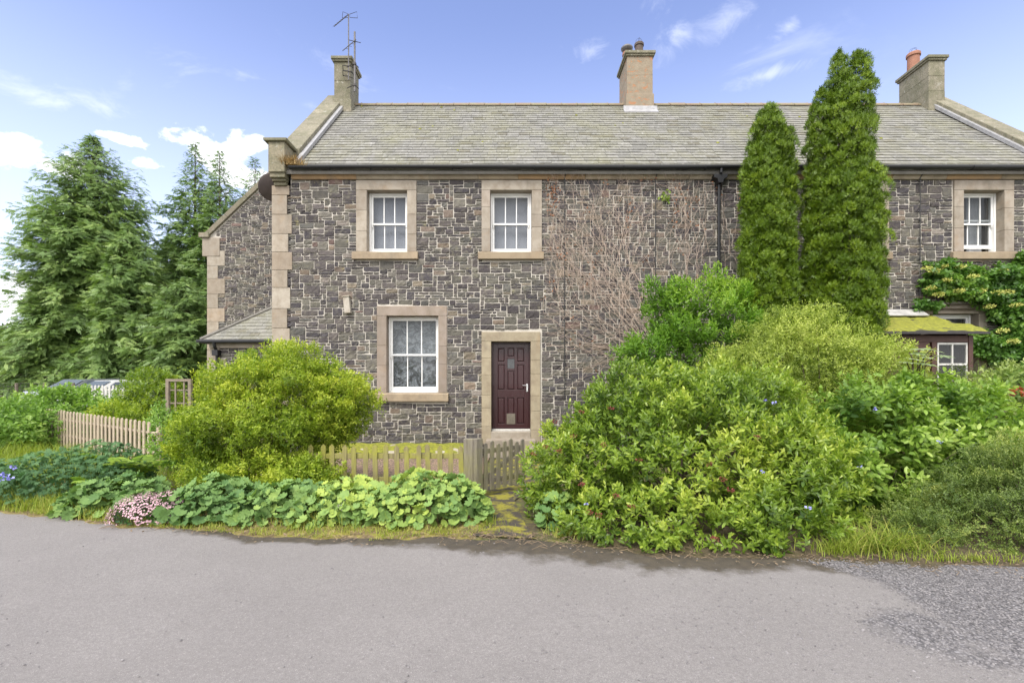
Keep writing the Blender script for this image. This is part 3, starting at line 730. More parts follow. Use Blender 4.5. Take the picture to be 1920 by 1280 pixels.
def stone_colour(x, z, zt):
    r = random.random()
    if r < 0.54: c = random.choice([(0.092, 0.080, 0.076), (0.112, 0.098, 0.090), (0.082, 0.074, 0.074), (0.128, 0.111, 0.098)])
    elif r < 0.92: c = random.choice([(0.142, 0.132, 0.108), (0.160, 0.150, 0.115), (0.13, 0.125, 0.105), (0.18, 0.165, 0.13)])
    elif r < 0.97: c = random.choice([(0.21, 0.165, 0.125), (0.24, 0.20, 0.14)])
    else: c = random.choice([(0.19, 0.13, 0.105), (0.24, 0.185, 0.13), (0.27, 0.235, 0.19)])
    f = random.uniform(0.8, 1.25)
    return (c[0] * f * .92, c[1] * f * .93, c[2] * f * 1.01)
def masonry(m, x0, x1, z0, z1, y, blocked, ux=0.047, uz=0.062, scale=1.0, depth=0.022, top=None):
    """squared, rock-faced rubble: rectangles of random size packed into a fine grid"""
    ux *= scale; uz *= scale
    nx, nz = int((x1 - x0) / ux), int((z1 - z0) / uz)
    ux, uz = (x1 - x0) / nx, (z1 - z0) / nz
    occ = np.zeros((nz, nx), bool)
    cx = x0 + (np.arange(nx) + .5) * ux; cz = z0 + (np.arange(nz) + .5) * uz
    for b in blocked: occ |= ((cx[None] > b[0]) & (cx[None] < b[1]) & (cz[:, None] > b[2]) & (cz[:, None] < b[3]))
    if top is not None: occ |= cz[:, None] > top(cx)[None] - .1
    jx = np.random.default_rng(3).normal(size=(nz + 1, nx + 1)) * 0.003; jz = np.random.default_rng(4).normal(size=(nz + 1, nx + 1)) * 0.004
    wz = 0.012 * np.sin(cx * 1.3) + 0.008 * np.sin(cx * 3.7)
    for j in range(nz):
        i = 0
        while i < nx:
            if occ[j, i]: i += 1; continue
            h = random.choices((1, 2, 3), (52, 40, 8))[0]
            run = 0
            while i + run < nx and not occ[j, i + run] and run < 12: run += 1
            w = random.choices((2, 3, 4, 5, 6, 7, 8), ((10, 16, 20, 20, 17, 11, 6), (3, 8, 18, 24, 22, 15, 10), (0, 3, 14, 24, 26, 20, 13))[h - 1])[0]
            if run - w == 1: w += 1
            w = min(w, run)
            while h > 1 and (j + h > nz or occ[j:j + h, i:i + w].any()): h -= 1
            occ[j:j + h, i:i + w] = True
            a0, a1 = x0 + i * ux, x0 + (i + w) * ux; b0, b1 = z0 + j * uz, z0 + (j + h) * uz
            g = random.uniform(0.006, 0.0105)
            k0 = (jx[j, i], jz[j, i]); k1 = (jx[j, i + w], jz[j, i + w]); k2 = (jx[j + h, i + w], jz[j + h, i + w]); k3 = (jx[j + h, i], jz[j + h, i])
            wv = 0.012 * math.sin(a0 * 1.3) + 0.008 * math.sin(a0 * 3.7)
            gx, gz = max(2, int((a1 - a0) / 0.075) + 1), max(2, int((b1 - b0) / 0.07) + 1)
            eu, ev = .005 / (a1 - a0), .005 / (b1 - b0); us = [0, eu] + [(q + 1) / (gx) for q in range(gx - 1)] + [1 - eu, 1]; vs_ = [0, ev] + [(q + 1) / gz for q in range(gz - 1)] + [1 - ev, 1]
            nu, nv = len(us), len(vs_); vs = []
            proud = random.uniform(0.004, 0.016); tilt = random.uniform(-.012, .012); tilt2 = random.uniform(-.010, .010); rough = depth * random.uniform(.35, 1)
            for q, v in enumerate(vs_):
                for p, u in enumerate(us):
                    ex = (k0[0] * (1 - u) + k1[0] * u) * (1 - v) + (k3[0] * (1 - u) + k2[0] * u) * v
                    ez = (k0[1] * (1 - u) + k1[1] * u) * (1 - v) + (k3[1] * (1 - u) + k2[1] * u) * v
                    xx = a0 + g + (a1 - a0 - 2 * g) * u + ex; zz = b0 + g + (b1 - b0 - 2 * g) * v + ez + wv
                    if q in (0, nv - 1) or p in (0, nu - 1): yy = y
                    else:
                        yy = y - proud - tilt * (u - .5) - tilt2 * (v - .5)
                        if 1 < q < nv - 2 or 1 < p < nu - 2: yy -= random.uniform(0, rough)
                        xx += random.uniform(-.003, .003); zz += random.uniform(-.003, .003)
                    vs.append((xx, yy, zz))
            col = stone_colour(a0, b0, z1)
            m.add(vs, [(q * nu + p, q * nu + p + 1, (q + 1) * nu + p + 1, (q + 1) * nu + p) for q in range(nv - 1) for p in range(nu - 1)], col)
            i += w

def quoin_blocks(m, x_out, sgn, y, z0, z1, h=0.46, wl=0.42, ws=0.24, depth=0.5, col=None, proud=0.012):
    z, k = z0, 0; rects = []
    while z < z1 - 0.05:
        hh = min(h * random.uniform(.85, 1.1), z1 - z)
        if z1 - z - hh < .2: hh = z1 - z
        w = (wl if k % 2 == 0 else ws) * random.uniform(.92, 1.08)
        a, b = sorted((x_out, x_out + sgn * w))
        m.box(a, b, y - proud - random.uniform(0, .004), y + depth, z + .003, z + hh - .003, sandc(col or random.choice([(0.37, 0.325, 0.265), (0.40, 0.36, 0.30), (0.33, 0.285, 0.23), (0.36, 0.30, 0.235)]), .06))
        rects.append((a, b, z, z + hh)); z += hh; k += 1
    return rects

def main_walls():
    holes = list(OPEN.values())
    m = MB(); plane_with_holes(m, X0 + .02, X1, 0, EAVE_Z - .05, YF + .02, holes)
    plane_with_holes(m, X0 + .02, X1, 0, EAVE_Z - .05, YF + .42, holes, True)
    # gables and the back wall close the shell
    for x in (X0 + .02, X1):
        m.prism([(YF + .02, 0), (YB, 0), (YB, EAVE_Z - .05), (RIDGE_Y, RIDGE_Z - .12), (YF + .02, EAVE_Z - .05)], 'x', x - .0, x + (.4 if x < 0 else -.4))
    m.box(X0 + .42, X1 - .4, YB - .4, YB - .002, 0, EAVE_Z - .05)
    m.box(X0 + .42, X1 - .4, YF + .43, YB - .41, 3.7, 3.85)
    wall = m.build('wall', M['mortar'], HOUSE)
    q = MB(); rects = quoin_blocks(q, X0, 1, YF, 0.0, FZ(348), .445, .43, .35)
    q.build('quoins', M['sand'], HOUSE, .008)
    s = MB()
    blocked = [(a - .01, b + .01, c - .02, d + .02) for a, b, c, d in SURR.values()] + [(a, b - .02, c, d) for a, b, c, d in rects] + [(X0, X0 + .45, FZ(352), 9)]
    masonry(s, X0 + .2, X1 - .02, 0.02, ZE, YF + .02, blocked)
    s.build('rubble_facing', M['rubble'], HOUSE)
    # eaves course: splayed sandstone blocks
    e = MB(); x = X0 + .46
    while x < X1 - .1:
        w = min(random.uniform(.9, 1.7), X1 - .1 - x)
        col = random.choice([(0.34, 0.28, 0.20), (0.36, 0.31, 0.235), (0.31, 0.26, 0.185), (0.40, 0.27, 0.15)])
        e.prism([(YF - .035, ZE - .01), (YF - .10, ZE + .12), (YF - .10, ZE + .235), (YF + .3, ZE + .235), (YF + .3, ZE - .01)], 'x', x + .003, x + w - .003, sandc(col))
        x += w
    e.build('eaves_course', M['sand'], HOUSE, .006)
main_walls()

def surround(op, su, parent, name, sillp=None, plinth=False, col=None):
    """stone margins round an opening: two jambs, a lintel and a sill"""
    m = MB(); yf, yb = YF - .022, YF + .40
    ox0, ox1, oz0, oz1 = op; sx0, sx1, sz0, sz1 = su
    for a, b in ((sx0, ox0), (ox1, sx1)):
        n = 3 if not plinth else 6; zz = oz0 if not plinth else sz0
        cuts = sorted([zz] + [zz + (oz1 - zz) * (i + random.uniform(-.2, .2)) / n for i in range(1, n)] + [oz1])
        for z0, z1 in zip(cuts, cuts[1:]): m.box(a, b, yf, yb, z0 + .0015, z1 - .0015, sandc(col))
    m.box(sx0 - .0, sx1 + .0, yf - .002, yb, oz1 + .001, sz1, sandc(col))
    o = m.build(name, M['sand'], parent, .007)
    if not plinth:
        s = MB(); s.prism([(YF - .085, sz0), (YF - .085, oz0 - .03), (YF - .02, oz0 - .004), (yb, oz0 - .002), (yb, sz0)], 'x', sx0 - .08, sx1 + .04, sandc((0.33, 0.265, 0.185)))
        s.build('sill', M['sand'], parent, .008)
    return o

def sash_window(key, cols=3, lift=0.0, film=False, back='blind', curtains=False):
    x0, x1, z0, z1 = OPEN[key]; y = YF + .17
    t = 0.045
    fr = MB()
    fr.box(x0 + .004, x0 + t, y, y + .14, z0, z1 - .004); fr.box(x1 - t, x1 - .004, y, y + .14, z0, z1 - .004)
    fr.box(x0 + t, x1 - t, y + .002, y + .138, z1 - t * .9, z1 - .005); fr.box(x0 + t, x1 - t, y - .015, y + .138, z0 + .002, z0 + .045)
    win = fr.build('window', M['white'], HOUSE, .004)
    surround(OPEN[key], SURR[key], win, 'surround', col=(0.30, 0.25, 0.21) if key == 'E' else None)
    zm = (z0 + z1) / 2
    panes = MB()
    for up in (0, 1):
        ya = y + (.03 if up else .075); a, b = x0 + t + .002, x1 - t - .002
        c, d = (zm - .025, z1 - t * .9 - .002) if up else (z0 + .047 + lift, zm + .02 + lift)
        st = .042; br = .055 if up else .085
        s = MB(); s.box(a, a + st, ya, ya + .04, c, d); s.box(b - st, b, ya, ya + .04, c, d)
        s.box(a + st, b - st, ya + .001, ya + .039, d - (.045 if up else .04), d - .001); s.box(a + st, b - st, ya + .001, ya + .039, c + .001, c + (.04 if up else br))
        for i in range(1, cols):
            xx = a + st + (b - a - 2 * st) * i / cols; s.box(xx - .011, xx + .011, ya + .006, ya + .034, c + .038, d - .038)
        if up:
            for hx in (a + .01, b - .034): s.prism([(ya, c), (ya, c - .05), (ya + .015, c - .07), (ya + .035, c)], 'x', hx, hx + .024)
        s.build('sash', M['white'], win, .003)
        panes.box(a + st - .005, b - st + .005, ya + .016, ya + .022, c + .03, d - .03)
    panes.build('pane', M['glass'], win)
    if film:      # crumpled plastic sheeting inside; added pale upper layer stands in for reflected sky
        xs_ = np.linspace(x0 + .05, x1 - .05, 30); zs_ = np.linspace(z0 + .03, z1 - .03, 44); XX, ZZ = np.meshgrid(xs_, zs_)
        YY = y + .19 + .012 * wob(np.stack([XX, XX * 0, ZZ], -1), 7, 1) + .008 * wob(np.stack([XX, XX * 0, ZZ], -1), 19, 3); nx_ = 30
        ii = np.arange(43)[:, None] * nx_ + np.arange(29)[None]; q_ = np.stack([ii, ii + 1, ii + nx_ + 1, ii + nx_], -1).reshape(-1, 4)
        o_ = build_np('plastic_sheet', [(np.stack([XX, YY, ZZ], -1).reshape(-1, 3), q_, np.zeros(XX.size))], M['film'], win, True)
        k_ = ZZ.ravel()[q_].mean(1) > (z0 + z1) / 2 - .08
        used_ = np.unique(q_[k_]); mp_ = np.zeros(XX.size, int); mp_[used_] = np.arange(len(used_))
        build_np('sky_reflection_sheet', [(np.stack([XX, YY + .03, ZZ], -1).reshape(-1, 3)[used_], mp_[q_[k_]], np.zeros(len(used_)))], M['film_sky'], win, True)
    if back == 'blind':
        bl = MB(); bl.box(x0 + .03, x1 - .03, y + .22, y + .23, z0 + .0, z1 - .02); bl.build('blind', M['blind'], win)
    if curtains:
        for sx in (0, 1):
            c_ = MB(); xa = x0 + .05 if sx == 0 else x1 - .05; n = 14; pts = []
            wd = (x1 - x0) * .36 * (1 if sx == 0 else -1)
            vs = []
            for i in range(n + 1):
                for zz in (z0 - .1, z1 + .05): vs.append((xa + wd * i / n, y + .3 + .03 * math.sin(i * 1.9), zz))
            c_.add(vs, [(2 * i, 2 * i + 2, 2 * i + 3, 2 * i + 1) for i in range(n)])
            o = c_.build('curtain', M['curtain'], win); sm = o.modifiers.new('solid', 'SOLIDIFY'); sm.thickness = .004
    return win
sash_window('A'); sash_window('B'); sash_window('C')
sash_window('D', 3, .09, back=None, curtains=True)
sash_window('E', 3, film=True, back=None)
sash_window('G', 2, back=None)

def front_door():
    x0, x1, z0, z1 = OPEN['F']; y = YF + .20
    su = MB()
    m = MB(); m.box(x0 + .004, x0 + .03, y - .02, y + .09, z0 + .03, z1 - .004); m.box(x1 - .03, x1 - .004, y - .02, y + .09, z0 + .03, z1 - .004); m.box(x0 + .03, x1 - .03, y - .019, y + .09, z1 - .035, z1 - .005)
    a, b, c, d = x0 + .034, x1 - .034, z0 + .045, z1 - .038
    door = MB(); W_, H_ = b - a, d - c
    door.box(a, b, y + .028, y + .06, c, d)
    st = .105; cw = (W_ - 2 * st - 2 * .055) / 3
    # stiles, rails and mullions stand proud; panels are raised inside them
    door.box(a, a + st, y + .004, y + .029, c, d); door.box(b - st, b, y + .004, y + .029, c, d)
    cols = [(a + st + i * (cw + .055), a + st + i * (cw + .055) + cw) for i in range(3)]
    zr = [c, c + .11, c + .72, c + .90, d - .085, d]
    door.box(a + st, b - st, y + .005, y + .029, zr[0], zr[1]); door.box(a + st, b - st, y + .005, y + .029, zr[2], zr[3]); door.box(a + st, b - st, y + .005, y + .029, zr[4], zr[5])
    for i in (0, 1):
        xa = cols[i][1]; door.box(xa, xa + .055, y + .006, y + .029, zr[1], zr[2]); door.box(xa, xa + .055, y + .006, y + .029, zr[3], zr[4])
    up = zr[4] - zr[3]
    for i, (p, q) in enumerate(cols):
        if i != 1: door.box(p, q, y + .005, y + .029, zr[3] + up * .60, zr[3] + up * .66)
        else: door.box(p, q, y + .005, y + .029, zr[3] + up * .45, zr[3] + up * .50); door.box(p, q, y + .005, y + .029, zr[3] + up * .735, zr[3] + up * .785)
    def panel(p, q, r, s, arch=0):
        i_ = .012; k = .028
        vs = [(p + i_, y + .027, r + i_), (q - i_, y + .027, r + i_), (q - i_, y + .027, s - i_), (p + i_, y + .027, s - i_), (p + k, y + .010, r + k), (q - k, y + .010, r + k), (q - k, y + .010, s - k - (arch if arch < 0 else 0) * -1), (p + k, y + .010, s - k - max(arch, 0))]
        door.add(vs, [(4, 5, 6, 7), (0, 1, 5, 4), (1, 2, 6, 5), (2, 3, 7, 6), (3, 0, 4, 7)])
    for i, (p, q) in enumerate(cols):
        panel(p, q, zr[1], zr[2])
        if i != 1: panel(p, q, zr[3], zr[3] + up * .60); panel(p, q, zr[3] + up * .66, zr[4], (.03 if i == 0 else -.03))
        else: panel(p, q, zr[3], zr[3] + up * .45); panel(p, q, zr[3] + up * .785, zr[4])
    dob = door.build('door', M['maroon'], HOUSE, .003)
    m.build('door_frame', M['maroon'], dob, .004)
    p, q = cols[1]
    g = MB(); g.box(p + .006, q - .006, y + .012, y + .02, zr[3] + up * .505, zr[3] + up * .73); g.build('door_pane', M['frosted'], dob)
    f = MB(); f.box(p - .015, q + .015, y - .012, y + .01, c + .10, c + .345); f.box(p + .02, q - .02, y - .016, y - .01, c + .13, c + .30); f.build('cat_flap', M['flapgrey'], dob, .012)
    h = MB(); hz = c + .98; hx = b - .04
    h.box(hx - .018, hx + .018, y - .006, y + .004, hz - .12, hz + .06); h.tube([(hx, y - .0, hz + .02), (hx, y - .05, hz + .02), (hx - .11, y - .055, hz + .02)], .009, 8)
    h.tube([(hx, y, hz - .07), (hx, y - .012, hz - .07)], .012, 8); h.build('handle', M['chrome'], dob, .002)
    t = MB(); t.box(x0 + .003, x1 - .003, y - .05, y + .12, z0 - .01, z0 + .035); t.build('threshold', M['oldwhite'], dob, .004)
    surround(OPEN['F'], SURR['F'], HOUSE, 'door_surround', plinth=True, col=(0.36, 0.31, 0.22))
    s = MB(); s.box(x0 - .1, x1 + .1, YF - .42, YF - .03, .02, z0 - .16, sandc()); s.box(x0 - .0, x1 + .0, YF - .03, YF + .4, .02, z0 - .012, sandc()); s.build('doorstep', M['sand'], HOUSE, .012)
mat_plain('frosted', (0.085, 0.09, 0.095), 0.35, 0.35, 60, 0.6, 80)
front_door()

def slate_roof(m, x0, x1, y0, z0, y1, z1, row=.178, w=.30, lefty=None, col=None):
    """courses of single slates laid up a slope that rises from (y0,z0) to (y1,z1); lefty(y) gives the left edge for a hip"""
    ln = math.hypot(y1 - y0, z1 - z0); n = int(ln / row); d = np.array(((y1 - y0) / ln, (z1 - z0) / ln)); nn = np.array((-d[1], d[0]))
    for i in range(n + 1):
        s0 = i * row; s1 = min(s0 + row * 1.5, ln)
        if s0 >= ln - .02: break
        xl = x0 if lefty is None else lefty(y0 + d[0] * s0)
        x = xl - (random.uniform(0, w) if lefty is None else 0) * 1.0
        x = xl - w * (i % 2) * .5 * (lefty is None)
        while x < x1 - .01:
            ww = w * random.uniform(.86, 1.14); a, b = max(x, xl), min(x + ww - .006, x1)
            x += ww
            if b - a < .03: continue
            th = random.uniform(.007, .013); lift = .016 + random.uniform(0, .005); j = random.uniform(-.007, .007)
            def pt(s, o): return (y0 + d[0] * s + nn[0] * o, z0 + d[1] * s + nn[1] * o)
            lo, lo2, hi = pt(s0 - .0 + j, lift + th), pt(s0 + j, lift - .004), pt(s1, .004)
            s_ = random.uniform(-.004, .004)
            vs = [(a, *lo), (b, lo[0] + s_, lo[1] + s_), (b, *hi), (a, *hi), (a, *lo2), (b, lo2[0] + s_, lo2[1] + s_)]
            r = random.random()
            c = (0.195, 0.19, 0.172) if r < .5 else (0.165, 0.162, 0.148) if r < .8 else (0.215, 0.21, 0.195) if r < .95 else (0.14, 0.13, 0.105)
            f = random.uniform(.92, 1.08); m.add(vs, [(0, 1, 2, 3), (4, 5, 1, 0), (4, 0, 3), (5, 2, 1)], tuple(v * f for v in c))
SK0, SK1 = X0 + .55, X1 - .5          # roof runs between the two raised gable copings
def main_roof():
    m = MB(); slate_roof(m, SK0 - .02, SK1 + .02, YF - .17, EAVE_Z + .02 - .17 + .0, RIDGE_Y, RIDGE_Z)
    roof = m.build('roof', M['slate'], HOUSE)
    k = MB()      # boarding under the slates and the plain back slope
    k.prism([(YF - .16, EAVE_Z - .16), (RIDGE_Y, RIDGE_Z - .012), (YB + .15, EAVE_Z - .12), (YB + .15, EAVE_Z - .20), (RIDGE_Y, RIDGE_Z - .12), (YF - .14, EAVE_Z - .22)], 'x', X0 + .3, X1 - .3)
    k.build('roof_deck', M['slate_plain'], roof)
    r = MB(); x = SK0
    while x < SK1:
        w = min(.46, SK1 - x); c = random.uniform(-.006, .006)
        r.prism([(RIDGE_Y - .15, RIDGE_Z - .085), (RIDGE_Y - .15, RIDGE_Z - .065), (RIDGE_Y - .03, RIDGE_Z + .05 + c), (RIDGE_Y + .03, RIDGE_Z + .05 + c), (RIDGE_Y + .15, RIDGE_Z - .065), (RIDGE_Y + .15, RIDGE_Z - .085), (RIDGE_Y, RIDGE_Z + .03)], 'x', x + .004, x + w - .004)
        r.tube([(x + w - .012, RIDGE_Y - .15, RIDGE_Z - .066), (x + w - .012, RIDGE_Y, RIDGE_Z + .066), (x + w - .012, RIDGE_Y + .15, RIDGE_Z - .066)], .016, 5)
        x += w
    r.build('ridge_tiles', M['ridge'], roof)
    ms = MB()      # cushions of moss caught between slates
    for _ in range(26):
        t = random.random() ** .7; yy = YF + t * 3.3; x = random.uniform(SK0 + .1, SK1 - .1)
        rr = random.uniform(.02, .05)
        ms.lathe([(0.001, -.01), (rr, 0.0), (rr * .8, rr * .4), (rr * .3, rr * .6), (.001, rr * .62)], (x, yy, EAVE_Z + .03 + (yy - YF)), 7, M=Matrix.Rotation(math.radians(45), 3, 'X'))
    tag(ms.build('moss', M['moss'], roof, smooth=True), kind='stuff')
mat_plain('slate_plain', (0.20, 0.19, 0.17), 0.85, 0.3, 4, 0.3, 30)
main_roof()

def coping(x0, x1, flash):
    m = MB(); n = 5; d = math.sqrt(.5)
    for i in range(n):
        ya, yb = YF + .25 + (RIDGE_Y - YF - .25) * i / n, YF + .25 + (RIDGE_Y - YF - .25) * (i + 1) / n
        for s in (0, 1):
            if s: ya2, yb2 = 2 * RIDGE_Y - yb, 2 * RIDGE_Y - ya
            else: ya2, yb2 = ya, yb
            def zt(y): return EAVE_Z + (y - YF if y <= RIDGE_Y else 2 * RIDGE_Y - YF - y)
            a, b = (ya2 + .004, zt(ya2 + .004)), (yb2 - .004, zt(yb2 - .004))
            m.prism([(a[0], a[1] - .1), (b[0], b[1] - .1), (b[0], b[1] + .30), (a[0], a[1] + .30)], 'x', x0 - .03, x1 + .02, sandc((0.30, 0.27, 0.20), .08))
    m.build('coping', M['weath'], HOUSE, .015)
    fl = MB(); a, b = sorted((flash, flash + (.10 if flash < 0 else -.10)))
    fl.prism([(YF - .02, EAVE_Z + .03), (RIDGE_Y - .1, RIDGE_Z - .02), (RIDGE_Y - .1, RIDGE_Z + .10), (YF - .02, EAVE_Z + .15)], 'x', a, b); fl.build('flashing', M['lead'], HOUSE, .006)
coping(X0 + .02, X0 + .5, SK0 - .03); coping(X1 - .46, X1, SK1 + .03)

def kneeler(xa, xb):
    m = MB(); c = (0.30, 0.26, 0.18)
    zt = FZ(264, 10.72)
    m.box(xa + .06, xb - .03, YF - .24, YF + .34, FZ(322, 10.76), zt, sandc(c))
    m.box(xa + .075, xb - .045, YF - .20, YF + .34, FZ(332, 10.8), FZ(322.4, 10.8), sandc(c)); m.box(xa + .09, xb - .06, YF - .13, YF + .34, FZ(340, 10.9), FZ(332.3, 10.8), sandc(c)); m.box(xa + .10, xb - .07, YF - .07, YF + .34, FZ(348, 10.95), FZ(340.3, 10.9), sandc(c))
    m.prism([(xa - .02, zt + .005), (xb + .02, zt + .005), (xb + .035, zt + .05), (xb + .035, zt + .075), (xa - .035, zt + .075), (xa - .035, zt + .05)], 'y', YF - .29, YF + .30, sandc((0.26, 0.24, 0.15)))
    m.build('kneeler', M['weath'], HOUSE, .012)
kneeler(X0 - .03, X0 + .43); kneeler(X1 - .43, X1 + .03)

def chimney(x0, x1, y0, y1, zb, zt, mat, cap=.14, pots=(), band=None, step=0.0):
    m = MB(); col = (0.30, 0.27, 0.20)
    z = zb; n = max(2, int((zt - cap - zb) / .42))
    for i in range(n):
        za, zc = zb + (zt - cap - zb) * i / n, zb + (zt - cap - zb) * (i + 1) / n
        e = .035 if i == 0 else random.uniform(0, .006)
        m.box(x0 - e, x1 + e, y0 - e, y1 + e, za + .001, zc - .001, sandc(col, .08))
    ch = m.build('chimney', mat, HOUSE, .008)
    c = MB(); c.box(x0 - .045, x1 + .045, y0 - .045, y1 + .045, zt - cap + .001, zt - cap + .055, sandc((0.28, 0.25, 0.18))); c.box(x0 - .075, x1 + .075, y0 - .075, y1 + .075, zt - cap + .056, zt, sandc((0.26, 0.24, 0.17)))
    c.build('chimney_cap', M['weath'], ch, .012)
    for (py, r, h, mt, kind) in pots:
        p = MB(); xc = (x0 + x1) / 2 + kind[1]
        p.lathe([(r * .95, -.01), (r * .9, h * .8), (r * 1.08, h * .82), (r * 1.08, h * .95), (r * .95, h), (r * .78, h), (r * .76, h * .5), (.001, h * .5)], (xc, py, zt), 18)
        po = p.build('chimney_pot', mt, ch, smooth=False)
        if kind[0] == 'cowl':
            w = MB(); w.lathe([(.001, h + .02), (r * .55, h + .02), (r * 1.35, h + .10), (r * 1.4, h + .14), (r * .9, h + .20), (.001, h + .215)], (xc, py, zt), 18); w.build('cowl', M['alum'], ch, smooth=True)
        if kind[0] == 'wire':
            w = MB()
            for a in (0, PI / 2):
                pts = [(xc + math.cos(a) * r * .8 * math.cos(u), py + math.sin(a) * r * .8 * math.cos(u), zt + h + .16 * math.sin(u)) for u in np.linspace(0, PI, 9)]; w.tube(pts, .004, 4)
            w.build('wire_guard', M['iron'], ch)
    return ch
chimney(-5.15, -4.68, 13.90, 14.65, 9.35, 11.11, M['weath'], pots=((14.3, .13, .10, M['potgrey'], ('none', 0)),))
ch2 = chimney(3.36, 4.10, 14.0, 15.0, 9.55, 11.34, M['flake'], pots=((14.75, .13, .48, M['terracotta'], ('cowl', -.20)), (14.32, .13, .46, M['potgrey'], ('wire', .06))))
f_ = MB(); f_.prism([(13.80, 9.44), (13.958, 9.595), (13.958, 9.73), (13.940, 9.73), (13.940, 9.625), (13.785, 9.47)], 'x', 3.24, 4.22)
f_.build('chimney_flashing', M['lead'], ch2)
ch3 = chimney(12.14, 12.60, 13.98, 15.05, 9.3, 11.20, M['weath'], pots=((14.72, .17, .58, M['terracotta'], ('wire', -.06)),))

def gutters():
    x0, x1 = X0 + .5, X1
    y, z, r = YF - .17, EAVE_Z - .085, .055
    m = MB(); n = 9; k = 24
    for xa, xb in zip(np.linspace(x0, x1, k + 1), np.linspace(x0, x1, k + 1)[1:]):
        vs = []
        for x in (xa, xb):
            sag = -.006 * math.sin(x * .7)
            for rr in (r, r - .006):
                for i in range(n):
                    a = PI + PI * i / (n - 1); vs.append((x, y - .045 + rr * math.cos(a), z + sag + rr * math.sin(a)))
        fs = []
        for q in (0, n):
            for i in range(n - 1): fs.append((q + i, q + i + 1, 2 * n + q + i + 1, 2 * n + q + i))
        for i in (0, n - 1): fs.append((i, n + i, 3 * n + i, 2 * n + i))
        m.add(vs, fs)
    x = x0 + .9
    while x < x1:
        m.tube([(x, y - .045 + (r + .006) * math.cos(a), z + (r + .006) * math.sin(a)) for a in np.linspace(PI, 2 * PI, 8)], .012, 6); x += random.choice((.92, 1.84, 2.0))
    g = m.build('gutter', M['black'], HOUSE, smooth=False)
    fb = MB(); fb.box(x0, x1, YF - .145, YF - .11, EAVE_Z - .055, EAVE_Z - .005); fb.build('fascia', M['black'], HOUSE)
    # downpipe with a hopper head
    d = MB(); px = FX(1345); yy = YF - .09
    d.tube([(px, YF - .215, z - .05), (px, YF - .215, z - .12), (px, yy - .02, FZ(335))], .035, 10)
    d.tube([(px, yy, FZ(345)), (px, yy, 0.1)], .034, 12)
    for zz in np.arange(.6, FZ(360), 1.85): d.tube([(px, yy, zz - .03), (px, yy, zz + .03)], .044, 12)
    dp = d.build('downpipe', M['black'], HOUSE, smooth=False)
    hp = MB(); hp.prism([(px - .15, FZ(333)), (px + .15, FZ(333)), (px + .15, FZ(339)), (px + .07, FZ(342)), (px + .05, FZ(349)), (px - .05, FZ(349)), (px - .07, FZ(342)), (px - .15, FZ(339))], 'y', YF - .20, YF - .01); hp.build('hopper', M['black'], dp, .006)
    for pxx, pb in ((1058, 745), (1228, 640), (1722, 560)):
        c = MB(); x = FX(pxx)
        c.tube([(x + .05, YF - .12, FZ(322)), (x, YF - .05, FZ(336))] + [(x + random.uniform(-.006, .006), YF - .045, FZ(v)) for v in np.linspace(345, pb, 12)], .011, 5)
        for v in np.linspace(342, pb, 7): c.box(x - .016, x + .016, YF - .058, YF - .02, FZ(v) - .01, FZ(v) + .01)
        c.build('cable', M['cable'], HOUSE)
gutters()

def plinth():
    m = MB(); x0, x1 = -4.75, FX(900)
    m.prism([(YF - .42, .02), (YF - .42, .13), (YF - .36, .17), (YF - .02, .29), (YF - .01, .02)], 'x', x0, x1, (0.40, 0.37, 0.30)); m.build('plinth', M['sand'], HOUSE, .01)
    xs = np.arange(x0 + .02, x1 - .02, .03); ys = np.linspace(0, 1, 12)
    X, R = np.meshgrid(xs, ys); Y = YF - .425 + R * .40
    Z = np.interp(R, [0, .15, 1], [.13, .18, .30]) + .03 * np.clip(wob(np.stack([X, Y, Y], -1), 7) + .2, -.6, 1)
    nx = len(xs); V = np.stack([X, Y, Z], -1).reshape(-1, 3); ii = np.arange(len(ys) - 1)[:, None] * nx + np.arange(nx - 1)[None]
    build_np('plinth_moss', [(V, np.stack([ii, ii + 1, ii + nx + 1, ii + nx], -1).reshape(-1, 4), np.zeros(len(V)))], M['moss'], HOUSE, True)
plinth()

